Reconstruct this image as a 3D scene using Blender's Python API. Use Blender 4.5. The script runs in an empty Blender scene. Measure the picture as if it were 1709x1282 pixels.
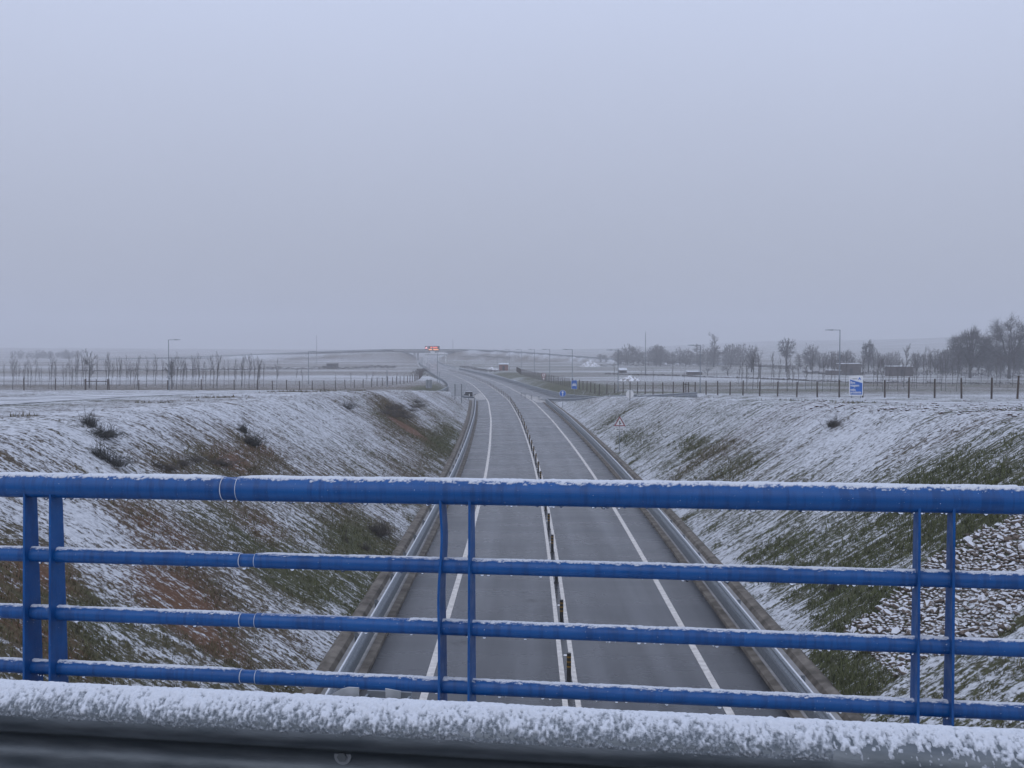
import bpy, math, random
import numpy as np
from mathutils import Vector, Matrix

R = math.radians
random.seed(7)
RNG = np.random.default_rng(11)
scn = bpy.context.scene
col = scn.collection

# ------------------------------------------------------------------ camera
W0, H0, F0 = 1709.0, 1282.0, 1750.0          # photograph size and focal length in its pixels
EYE = 9.0                                     # eye height above the road
PITCH = math.atan(59.0 / F0)
cam_d = bpy.data.cameras.new('camera')
cam = bpy.data.objects.new('camera', cam_d)
col.objects.link(cam)
cam.location = (0, 0, EYE)
cam.rotation_euler = (R(90) - PITCH, 0, 0)
cam_d.sensor_fit = 'HORIZONTAL'
cam_d.sensor_width = 36.0
cam_d.lens = 36.0 * F0 / W0
cam_d.clip_start = 0.05
cam_d.clip_end = 9000
scn.camera = cam

# ------------------------------------------------------------------ sky: overcast (brighter to the zenith), thin share of clear sky
SUN_EL, SUN_ROT = R(42), R(205)
world = bpy.data.worlds.new('World')
scn.world = world
world.use_nodes = True
wn, wl = world.node_tree.nodes, world.node_tree.links
wn.clear()
w_out = wn.new('ShaderNodeOutputWorld')
w_bg = wn.new('ShaderNodeBackground')
w_sky = wn.new('ShaderNodeTexSky')
w_sky.sky_type = 'NISHITA'
w_sky.sun_disc = False
w_sky.sun_elevation = SUN_EL
w_sky.sun_rotation = SUN_ROT
w_tc = wn.new('ShaderNodeTexCoord')
w_sep = wn.new('ShaderNodeSeparateXYZ')
wl.new(w_tc.outputs['Generated'], w_sep.inputs[0])
w_mx = wn.new('ShaderNodeMath'); w_mx.operation = 'MAXIMUM'; w_mx.inputs[1].default_value = 0.0
wl.new(w_sep.outputs['Z'], w_mx.inputs[0])
w_ex = wn.new('ShaderNodeMath'); w_ex.operation = 'MULTIPLY'; w_ex.inputs[1].default_value = -2.6
wl.new(w_mx.outputs[0], w_ex.inputs[0])
w_e2 = wn.new('ShaderNodeMath'); w_e2.operation = 'EXPONENT'; wl.new(w_ex.outputs[0], w_e2.inputs[0])
w_lum = wn.new('ShaderNodeMath'); w_lum.operation = 'MULTIPLY_ADD'            # overcast under fog: brightens away from the horizon, then levels off
w_lum.inputs[1].default_value = -1.12; w_lum.inputs[2].default_value = 2.12
wl.new(w_e2.outputs[0], w_lum.inputs[0])
w_hue = wn.new('ShaderNodeMix'); w_hue.data_type = 'RGBA'
w_hue.inputs['A'].default_value = (0.298, 0.310, 0.370, 1)
w_hue.inputs['B'].default_value = (0.352, 0.400, 0.530, 1)
w_hf = wn.new('ShaderNodeMath'); w_hf.operation = 'MULTIPLY'; w_hf.use_clamp = True; w_hf.inputs[1].default_value = 2.2
wl.new(w_mx.outputs[0], w_hf.inputs[0])
wl.new(w_hf.outputs[0], w_hue.inputs['Factor'])
w_nz = wn.new('ShaderNodeTexNoise'); w_nz.inputs['Scale'].default_value = 2.2; w_nz.inputs['Detail'].default_value = 3
wl.new(w_tc.outputs['Generated'], w_nz.inputs['Vector'])
w_nm = wn.new('ShaderNodeMath'); w_nm.operation = 'MULTIPLY_ADD'; w_nm.inputs[1].default_value = 0.10; w_nm.inputs[2].default_value = 0.95
wl.new(w_nz.outputs['Fac'], w_nm.inputs[0])
w_l2 = wn.new('ShaderNodeMath'); w_l2.operation = 'MULTIPLY'
wl.new(w_lum.outputs[0], w_l2.inputs[0]); wl.new(w_nm.outputs[0], w_l2.inputs[1])
w_sc = wn.new('ShaderNodeVectorMath'); w_sc.operation = 'SCALE'
wl.new(w_hue.outputs['Result'], w_sc.inputs[0]); wl.new(w_l2.outputs[0], w_sc.inputs['Scale'])
w_clear = wn.new('ShaderNodeVectorMath'); w_clear.operation = 'SCALE'; w_clear.inputs['Scale'].default_value = 0.006
wl.new(w_sky.outputs[0], w_clear.inputs[0])
w_add = wn.new('ShaderNodeVectorMath'); w_add.operation = 'ADD'
wl.new(w_sc.outputs[0], w_add.inputs[0]); wl.new(w_clear.outputs[0], w_add.inputs[1])
wl.new(w_add.outputs[0], w_bg.inputs['Color'])
w_bg.inputs['Strength'].default_value = 1.07
wl.new(w_bg.outputs[0], w_out.inputs['Surface'])

sun_d = bpy.data.lights.new('sun', 'SUN')
sun_d.energy = 0.5
sun_d.angle = R(50)
sun_d.color = (1.0, 0.97, 0.95)
sun = bpy.data.objects.new('sun', sun_d)
col.objects.link(sun)
sdir = Vector((math.sin(SUN_ROT) * math.cos(SUN_EL), math.cos(SUN_ROT) * math.cos(SUN_EL), math.sin(SUN_EL)))
sun.rotation_euler = sdir.to_track_quat('Z', 'Y').to_euler()
sun.location = (0, -20, 60)

vs = scn.view_settings
vs.view_transform = 'Standard'
vs.look = 'None'
vs.exposure = 0.0
vs.gamma = 1.0
vs.use_curve_mapping = False
scn.cycles.use_denoising = True
scn.cycles.volume_bounces = 2
scn.cycles.max_bounces = 6
scn.cycles.diffuse_bounces = 3
scn.cycles.glossy_bounces = 3
scn.cycles.transparent_max_bounces = 8

# ------------------------------------------------------------------ noise in numpy
def _hash(ix, iy, seed):
    h = (ix.astype(np.int64) * 374761393 + iy.astype(np.int64) * 668265263 + seed * 1442695041) & 0xFFFFFFFF
    h = ((h ^ (h >> 13)) * 1274126177) & 0xFFFFFFFF
    h = (h ^ (h >> 16)) & 0xFFFFFFFF
    return h / 4294967295.0

def vnoise(x, y, seed=0):
    x = np.asarray(x, float); y = np.asarray(y, float)
    ix = np.floor(x); iy = np.floor(y)
    fx = x - ix; fy = y - iy
    fx = fx * fx * (3 - 2 * fx); fy = fy * fy * (3 - 2 * fy)
    a = _hash(ix, iy, seed); b = _hash(ix + 1, iy, seed)
    c = _hash(ix, iy + 1, seed); d = _hash(ix + 1, iy + 1, seed)
    return (a * (1 - fx) + b * fx) * (1 - fy) + (c * (1 - fx) + d * fx) * fy

def fbm(x, y, seed=0, octv=4, gain=0.5):
    s = 0.0; a = 1.0; t = 0.0
    for o in range(octv):
        s = s + a * vnoise(x * 2 ** o + 17.3 * o, y * 2 ** o - 9.1 * o, seed + o * 13)
        t += a; a *= gain
    return s / t

def sstep(a, b, x):
    t = np.clip((np.asarray(x, float) - a) / (b - a), 0, 1)
    return t * t * (3 - 2 * t)

def smin(a, b, k):
    h = np.clip(0.5 + 0.5 * (b - a) / k, 0, 1)
    return b * (1 - h) + a * h - k * h * (1 - h)

# ------------------------------------------------------------------ the road's line and the lie of the land
_cy = np.array([-60, 0, 26.2, 39.1, 49, 72.7, 95.8, 132.2, 176.9, 189.7, 221.8, 262.5, 300, 342.5, 384.3, 425.9, 543.4, 656.7, 750.5, 985, 1400, 3000])
_cx = np.array([0.7, 1.2, 1.50, 1.70, 1.83, 1.95, 1.77, 1.17, -0.18, -0.85, -3.0, -6.1, -9.9, -14.4, -19.8, -25.8, -41, -52, -60, -77, -100, -180])
_yy = np.arange(-80, 3050, 2.0)
_xx = np.interp(_yy, _cy, _cx)
_ker = np.hanning(19); _ker /= _ker.sum()
_xs = np.convolve(np.pad(_xx, 9, mode='reflect', reflect_type='odd'), _ker, mode='valid')
def cx(Y):
    return np.interp(Y, _yy, _xs)

HALF = 6.85                                    # half width of the road corridor (to the toe of the slopes)
YL = [-80, 0, 20, 38, 60, 85, 100, 125, 150, 170, 190, 230, 270, 480, 3000]
ZL = [6.2, 6.3, 6.45, 6.5, 6.05, 5.45, 4.95, 4.0, 2.95, 2.1, 1.4, 1.05, 0.9, 0.1, 0.0]
YR = [-80, 0, 20, 40, 60, 78, 100, 124, 140, 160, 190, 230, 270, 480, 3000]
ZR = [6.6, 6.65, 6.65, 6.45, 5.8, 5.15, 4.3, 3.3, 2.8, 2.1, 1.35, 1.0, 0.8, 0.0, 0.0]
RAMP_R = np.array([(-24, 520, 0), (-11.5, 384, 0), (-3.5, 300, 0), (2.0, 240, 0), (5.6, 210, 0), (8.6, 188, 0.02), (12.2, 168, 0.5), (17, 148, 1.7), (21.5, 126, 2.95),
                   (25, 105, 3.95), (27.8, 85, 4.8), (29.8, 60, 5.7), (31.2, 40, 6.35), (32.5, 10, 6.62), (33.5, -60, 6.6)], float)
RAMP_L = np.array([(-42, 520, 0), (-26.5, 384, 0), (-17.5, 310, 0), (-12.4, 262, 0), (-10.2, 232, 0), (-10.6, 212, 0.02), (-12.6, 194, 0.3), (-16.5, 174, 1.5), (-21, 152, 2.8),
                   (-25, 127, 3.95), (-28, 100, 4.9), (-30, 60, 6.0), (-31, 20, 6.42), (-32, -60, 6.2)], float)
EMB_R = np.array([(-38.5, 800, 8.0), (-12, 785, 7.2), (20, 745, 5.4), (55, 680, 2.9), (95, 610, 0.7), (130, 560, 0.0)], float)
EMB_L = np.array([(-88, 800, 8.0), (-120, 802, 7.2), (-175, 806, 5.0), (-240, 812, 2.4), (-320, 818, 0.3)], float)

def smooth_path(P, n=8):
    P = np.asarray(P, float)
    Q = np.vstack([2 * P[0] - P[1], P, 2 * P[-1] - P[-2]])
    out = []
    for i in range(1, len(Q) - 2):
        a, b, c, d = Q[i - 1], Q[i], Q[i + 1], Q[i + 2]
        for k in range(n):
            t = k / n
            out.append(0.5 * ((2 * b) + (-a + c) * t + (2 * a - 5 * b + 4 * c - d) * t * t + (-a + 3 * b - 3 * c + d) * t ** 3))
    out.append(P[-1])
    return np.array(out)

PR, PL = smooth_path(RAMP_R, 4), smooth_path(RAMP_L, 4)
PER, PEL = smooth_path(EMB_R, 4), smooth_path(EMB_L, 4)

def path_dist(X, Y, P):
    """distance to a polyline and the polyline's height at the nearest point"""
    best = np.full(X.shape, 1e9); bz = np.zeros(X.shape)
    lo, hi = P[:, 1].min() - 40, P[:, 1].max() + 40
    xl, xh = P[:, 0].min() - 60, P[:, 0].max() + 60
    m = (Y > lo) & (Y < hi) & (X > xl) & (X < xh)
    if not m.any(): return best, bz
    x, y = X[m], Y[m]
    bb = np.full(x.shape, 1e9); zz = np.zeros(x.shape)
    for i in range(len(P) - 1):
        ax, ay, az = P[i]; bx, by, bzv = P[i + 1]
        dx, dy = bx - ax, by - ay
        L = dx * dx + dy * dy
        t = np.clip(((x - ax) * dx + (y - ay) * dy) / L, 0, 1)
        d = np.hypot(x - (ax + t * dx), y - (ay + t * dy))
        k = d < bb
        bb = np.where(k, d, bb)
        zz = np.where(k, az + t * (bzv - az), zz)
    best[m] = bb; bz[m] = zz
    return best, bz

SL = 0.62
RAMP_HW = 4.1
def height(X, Y, full=False):
    X = np.asarray(X, float); Y = np.asarray(Y, float)
    c = cx(Y); t = X - c
    w = sstep(-14, 14, t)
    pl = np.interp(Y, YL, ZL) * (1 - w) + np.interp(Y, YR, ZR) * w
    pl = pl + sstep(30, 90, np.abs(t)) * (fbm(X / 45, Y / 45, 3, 3) - 0.5) * (0.5 + 0.5 * sstep(250, 600, Y))
    pl = pl + sstep(12, 30, np.abs(t)) * (fbm(X / 7, Y / 7, 5, 3) - 0.5) * 0.22
    # hills far behind
    r = np.hypot(X, Y)
    ang = np.arctan2(X, np.maximum(Y, 1.0))
    amp = 6 + 18 * sstep(0.02, 0.30, ang) + 10 * sstep(0.28, 0.46, ang) + 5 * sstep(-0.05, -0.5, ang)
    pl = pl + amp * sstep(1000, 2500, r) * (0.75 + 0.5 * fbm(X / 420, Y / 420, 9, 3))
    dm = np.maximum(np.abs(t) - HALF, 0.0)
    zm = SL * dm
    dr, zr = path_dist(X, Y, PR)
    dl, zl = path_dist(X, Y, PL)
    zrr = zr + SL * np.maximum(dr - RAMP_HW, 0)
    zll = zl + SL * np.maximum(dl - RAMP_HW, 0)
    z = smin(zm, pl, 0.7)
    z = smin(z, zrr, 0.05); z = smin(z, zll, 0.05)
    for dd_, zz_ in ((dr, zr), (dl, zl)):
        ww = (1 - sstep(RAMP_HW + 0.2, RAMP_HW + 3.0, dd_)) * (np.abs(t) > HALF)
        z = z * (1 - ww) + zz_ * ww
    der, zer = path_dist(X, Y, PER)
    del_, zel = path_dist(X, Y, PEL)
    emb = np.maximum(zer - 0.5 * np.maximum(der - 4.8, 0), zel - 0.5 * np.maximum(del_ - 4.8, 0))
    onemb = emb > z
    z = np.where(onemb & (np.abs(t) > HALF + 3), np.maximum(z, emb), z)
    if full:
        return z, t, dm, pl, dr, dl, onemb & (np.abs(t) > HALF + 3), np.minimum(der, del_)
    return z

def ray(px, py):
    a = (px - W0 / 2) / F0; b = -(py - H0 / 2) / F0
    return np.array([a, math.cos(PITCH) + b * math.sin(PITCH), -math.sin(PITCH) + b * math.cos(PITCH)])

_ts = np.concatenate([np.arange(12, 130, 2.0), np.arange(130, 400, 5.0), np.arange(400, 2600, 25)])
def hit(px, py):
    """where the line of sight through a point of the photograph meets the land"""
    d = ray(px, py) / ray(px, py)[1]
    ts = _ts
    for rnd in range(3):
        Z = EYE + d[2] * ts
        g = height(d[0] * ts, ts)
        below = np.nonzero(Z < g)[0]
        i = max(1, below[0] if len(below) else len(ts) - 1)
        if rnd < 2: ts = np.linspace(ts[i - 1], ts[i], 12)
    a0 = Z[i - 1] - g[i - 1]; a1 = Z[i] - g[i]
    f = min(max(a0 / (a0 - a1), 0), 1) if a0 != a1 else 0
    y = ts[i - 1] + (ts[i] - ts[i - 1]) * f
    return Vector((d[0] * y, y, float(height(np.array([d[0] * y]), np.array([y]))[0])))

def at(px, Y, z=None):
    """point at depth Y on the vertical through column px"""
    d = ray(px, H0 / 2)
    x = d[0] * Y / d[1]
    return Vector((x, Y, float(height(np.array([x]), np.array([float(Y)]))[0]) if z is None else z))

def zpix(py, Y):
    d = ray(W0 / 2, py)
    return EYE + d[2] * Y / d[1]

# ------------------------------------------------------------------ materials
def new_mat(name):
    m = bpy.data.materials.new(name)
    m.use_nodes = True
    return m, m.node_tree.nodes, m.node_tree.links, m.node_tree.nodes['Principled BSDF']

def ramp(nodes, pts):
    r = nodes.new('ShaderNodeValToRGB')
    e = r.color_ramp.elements
    while len(e) < len(pts): e.new(0.5)
    for el, (p, c) in zip(e, pts):
        el.position = p
        el.color = c if len(c) == 4 else (*c, 1)
    return r

def simple(name, c1, c2=None, scale=6.0, rough=0.6, metal=0.0, bump=0.0, bscale=40.0, spec=0.5, stretch=(1, 1, 1), snow=0.0, detail=5, p0=0.35, p1=0.65):
    """two-tone weathered surface; snow > 0 lets snow lie on what faces up"""
    m, n, l, b = new_mat(name)
    tc = n.new('ShaderNodeTexCoord')
    mp = n.new('ShaderNodeMapping'); mp.inputs['Scale'].default_value = stretch
    l.new(tc.outputs['Object'], mp.inputs[0])
    nz = n.new('ShaderNodeTexNoise'); nz.inputs['Scale'].default_value = scale; nz.inputs['Detail'].default_value = detail
    l.new(mp.outputs[0], nz.inputs['Vector'])
    rp = ramp(n, [(p0, c1), (p1, c2 or c1)])
    l.new(nz.outputs['Fac'], rp.inputs[0])
    colour = rp.outputs[0]
    b.inputs['Roughness'].default_value = rough
    b.inputs['Metallic'].default_value = metal
    b.inputs['Specular IOR Level'].default_value = spec
    if snow > 0:
        ge = n.new('ShaderNodeNewGeometry')
        sp = n.new('ShaderNodeSeparateXYZ'); l.new(ge.outputs['Normal'], sp.inputs[0])
        n2 = n.new('ShaderNodeTexNoise'); n2.inputs['Scale'].default_value = 9; n2.inputs['Detail'].default_value = 4
        l.new(tc.outputs['Object'], n2.inputs['Vector'])
        ma = n.new('ShaderNodeMath'); ma.operation = 'MULTIPLY_ADD'; ma.inputs[1].default_value = 0.5
        l.new(n2.outputs['Fac'], ma.inputs[0]); l.new(sp.outputs['Z'], ma.inputs[2])
        mr = n.new('ShaderNodeMapRange'); mr.inputs['From Min'].default_value = 1.12 - snow; mr.inputs['From Max'].default_value = 1.25 - snow
        l.new(ma.outputs[0], mr.inputs['Value'])
        mx = n.new('ShaderNodeMix'); mx.data_type = 'RGBA'
        mx.inputs['B'].default_value = (0.60, 0.61, 0.64, 1)
        l.new(mr.outputs[0], mx.inputs['Factor']); l.new(colour, mx.inputs['A'])
        colour = mx.outputs['Result']
    l.new(colour, b.inputs['Base Color'])
    if bump > 0:
        nb = n.new('ShaderNodeTexNoise'); nb.inputs['Scale'].default_value = bscale; nb.inputs['Detail'].default_value = 4
        l.new(mp.outputs[0], nb.inputs['Vector'])
        bp = n.new('ShaderNodeBump'); bp.inputs['Strength'].default_value = 0.6; bp.inputs['Distance'].default_value = bump
        l.new(nb.outputs['Fac'], bp.inputs['Height'])
        l.new(bp.outputs[0], b.inputs['Normal'])
    return m

M = {}
def blue_mat():
    m, n, l, b = new_mat('blue_paint')
    tc = n.new('ShaderNodeTexCoord')
    def noise(scale, stretch=(1, 1, 1), detail=4, rough=0.55):
        mp = n.new('ShaderNodeMapping'); mp.inputs['Scale'].default_value = stretch
        l.new(tc.outputs['Object'], mp.inputs[0])
        z = n.new('ShaderNodeTexNoise'); z.inputs['Scale'].default_value = scale; z.inputs['Detail'].default_value = detail; z.inputs['Roughness'].default_value = rough
        l.new(mp.outputs[0], z.inputs['Vector']); return z.outputs['Fac']
    base = ramp(n, [(0.3, (0.002, 0.060, 0.215)), (0.7, (0.004, 0.086, 0.285))]); l.new(noise(3.0, (1, 1, 2), 6, 0.65), base.inputs[0])
    streak = ramp(n, [(0.38, (0.62, 0.64, 0.70)), (0.52, (1, 1, 1))]); l.new(noise(9, (3.5, 1, 0.35), 5), streak.inputs[0])      # grime run down by meltwater
    mu = n.new('ShaderNodeMix'); mu.data_type = 'RGBA'; mu.blend_type = 'MULTIPLY'; mu.inputs['Factor'].default_value = 0.8
    l.new(base.outputs[0], mu.inputs['A']); l.new(streak.outputs[0], mu.inputs['B'])
    speck = ramp(n, [(0.735, (0, 0, 0)), (0.765, (1, 1, 1))]); l.new(noise(130, (1, 1, 1), 2), speck.inputs[0])                   # frost specks
    mx = n.new('ShaderNodeMix'); mx.data_type = 'RGBA'; mx.inputs['B'].default_value = (0.45, 0.52, 0.62, 1)
    l.new(speck.outputs[0], mx.inputs['Factor']); l.new(mu.outputs['Result'], mx.inputs['A'])
    l.new(mx.outputs['Result'], b.inputs['Base Color'])
    rr = ramp(n, [(0.35, (0.30, 0.30, 0.30)), (0.65, (0.52, 0.52, 0.52))]); l.new(noise(14, (2, 1, 1), 5), rr.inputs[0])
    l.new(rr.outputs[0], b.inputs['Roughness'])
    b.inputs['Specular IOR Level'].default_value = 0.4
    bp = n.new('ShaderNodeBump'); bp.inputs['Strength'].default_value = 0.5; bp.inputs['Distance'].default_value = 0.0008
    l.new(noise(180, (1, 1, 1), 3), bp.inputs['Height']); l.new(bp.outputs[0], b.inputs['Normal'])
    return m
M['blue'] = blue_mat()
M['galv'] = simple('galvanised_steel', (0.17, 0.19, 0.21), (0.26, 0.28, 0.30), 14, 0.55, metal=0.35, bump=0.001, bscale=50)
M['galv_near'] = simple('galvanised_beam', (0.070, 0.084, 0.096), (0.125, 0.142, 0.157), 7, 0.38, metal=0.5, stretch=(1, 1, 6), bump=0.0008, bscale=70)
M['galv_dark'] = simple('weathered_steel', (0.10, 0.115, 0.125), (0.20, 0.215, 0.225), 10, 0.5, metal=0.4)
M['snow'] = simple('settled_snow', (0.56, 0.58, 0.61), (0.74, 0.75, 0.77), 160, 0.8, bump=0.005, bscale=220, spec=0.3)
def snow_over(name, under):
    m, n, l, b = new_mat(name)
    a = n.new('ShaderNodeAttribute'); a.attribute_name = 'amt'
    tc = n.new('ShaderNodeTexCoord')
    z = n.new('ShaderNodeTexNoise'); z.inputs['Scale'].default_value = 150; z.inputs['Detail'].default_value = 4; z.inputs['Roughness'].default_value = 0.7
    l.new(tc.outputs['Object'], z.inputs['Vector'])
    ma = n.new('ShaderNodeMath'); ma.operation = 'MULTIPLY_ADD'; ma.inputs[1].default_value = 1.5
    l.new(z.outputs['Fac'], ma.inputs[0]); l.new(a.outputs['Fac'], ma.inputs[2])
    mr = n.new('ShaderNodeMapRange'); mr.inputs['From Min'].default_value = 0.70; mr.inputs['From Max'].default_value = 1.50
    l.new(ma.outputs[0], mr.inputs['Value'])
    sc = ramp(n, [(0.3, (0.53, 0.56, 0.61)), (0.7, (0.66, 0.68, 0.72))]); l.new(z.outputs['Fac'], sc.inputs[0])
    mx = n.new('ShaderNodeMix'); mx.data_type = 'RGBA'; mx.inputs['A'].default_value = (*under, 1)
    l.new(mr.outputs[0], mx.inputs['Factor']); l.new(sc.outputs[0], mx.inputs['B'])
    l.new(mx.outputs['Result'], b.inputs['Base Color'])
    b.inputs['Roughness'].default_value = 0.7; b.inputs['Specular IOR Level'].default_value = 0.3
    bp = n.new('ShaderNodeBump'); bp.inputs['Strength'].default_value = 0.7; bp.inputs['Distance'].default_value = 0.0022
    l.new(z.outputs['Fac'], bp.inputs['Height']); l.new(bp.outputs[0], b.inputs['Normal'])
    return m
M['snow_blue'] = snow_over('snow_on_blue', (0.005, 0.062, 0.215))
M['snow_steel'] = snow_over('snow_on_steel', (0.11, 0.128, 0.145))
M['frost'] = simple('thin_frosty_snow', (0.52, 0.54, 0.57), (0.68, 0.69, 0.71), 30, 0.8)
M['concrete'] = simple('grey_concrete', (0.19, 0.185, 0.18), (0.30, 0.29, 0.28), 1.6, 0.85, bump=0.004, bscale=25, detail=8)
M['kerb'] = simple('mossy_concrete', (0.07, 0.058, 0.044), (0.19, 0.165, 0.135), 2.2, 0.9, bump=0.006, bscale=22, detail=8)
M['line'] = simple('road_paint', (0.44, 0.41, 0.375), (0.62, 0.585, 0.54), 5, 0.6, bump=0.001, bscale=60, detail=8)
M['black'] = simple('black_rubber', (0.008, 0.008, 0.009), (0.02, 0.02, 0.02), 20, 0.55)
M['yellow'] = simple('dull_yellow_band', (0.20, 0.11, 0.010), (0.28, 0.155, 0.016), 20, 0.5)
M['white'] = simple('white_sheet', (0.68, 0.68, 0.68), (0.76, 0.76, 0.76), 9, 0.45)
M['signblue'] = simple('sign_blue', (0.010, 0.105, 0.42), (0.016, 0.13, 0.48), 9, 0.4)
M['signred'] = simple('sign_red', (0.20, 0.012, 0.016), (0.28, 0.02, 0.025), 9, 0.45)
M['spacer'] = simple('pale_zinc', (0.30, 0.315, 0.32), (0.42, 0.43, 0.44), 30, 0.5, metal=0.2)
M['signback'] = simple('sign_back_grey', (0.23, 0.25, 0.27), (0.34, 0.36, 0.38), 5, 0.5, metal=0.3)
M['wood'] = simple('weathered_post_wood', (0.035, 0.024, 0.017), (0.085, 0.055, 0.038), 9, 0.9, stretch=(1, 1, 0.2))
M['wire'] = simple('fence_wire', (0.16, 0.16, 0.17), (0.22, 0.22, 0.23), 9, 0.6, metal=0.4)
M['bark'] = simple('grey_bark', (0.035, 0.031, 0.028), (0.085, 0.075, 0.068), 7, 0.95, stretch=(1, 1, 0.3))
M['twig'] = simple('frosted_twigs', (0.075, 0.066, 0.06), (0.16, 0.145, 0.14), 1.1, 0.95)
M['twig_dark'] = simple('dark_twigs', (0.035, 0.031, 0.029), (0.15, 0.14, 0.138), 1.3, 0.95)
M['evergreen'] = simple('dull_evergreen', (0.022, 0.022, 0.018), (0.10, 0.098, 0.09), 5.0, 0.9)
M['heather'] = simple('grey_heather', (0.045, 0.038, 0.03), (0.115, 0.10, 0.085), 3.0, 0.95)
M['brick'] = simple('red_render', (0.16, 0.065, 0.045), (0.24, 0.10, 0.07), 3, 0.9)
M['shed'] = simple('dark_shed_wall', (0.05, 0.04, 0.036), (0.105, 0.085, 0.075), 2, 0.9)
M['palewall'] = simple('pale_rendered_wall', (0.38, 0.38, 0.37), (0.50, 0.50, 0.49), 1.5, 0.85)
M['dark_opening'] = simple('dark_opening', (0.012, 0.012, 0.013), (0.02, 0.02, 0.02), 4, 0.8)
M['stone'] = simple('riprap_stone', (0.085, 0.062, 0.048), (0.22, 0.175, 0.14), 2.6, 0.9, bump=0.02, bscale=8, snow=0.31)
M['clod'] = simple('red_earth_clod', (0.045, 0.028, 0.02), (0.11, 0.065, 0.045), 5, 0.95, snow=0.5)

def emission(name, c, s):
    m, n, l, b = new_mat(name)
    b.inputs['Base Color'].default_value = (*c, 1)
    b.inputs['Emission Color'].default_value = (*c, 1)
    b.inputs['Emission Strength'].default_value = s
    return m
M['led_red'] = emission('led_red', (1.0, 0.16, 0.09), 1.3)
M['led_orange'] = emission('led_orange', (1.0, 0.38, 0.16), 1.3)
M['led_white'] = emission('led_white', (1.0, 0.75, 0.85), 1.2)

def water_mat():
    m, n, l, b = new_mat('meltwater_drop')
    b.inputs['Base Color'].default_value = (0.9, 0.93, 0.96, 1)
    b.inputs['Roughness'].default_value = 0.03
    b.inputs['IOR'].default_value = 1.33
    b.inputs['Transmission Weight'].default_value = 1.0
    return m
M['water'] = water_mat()

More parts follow.
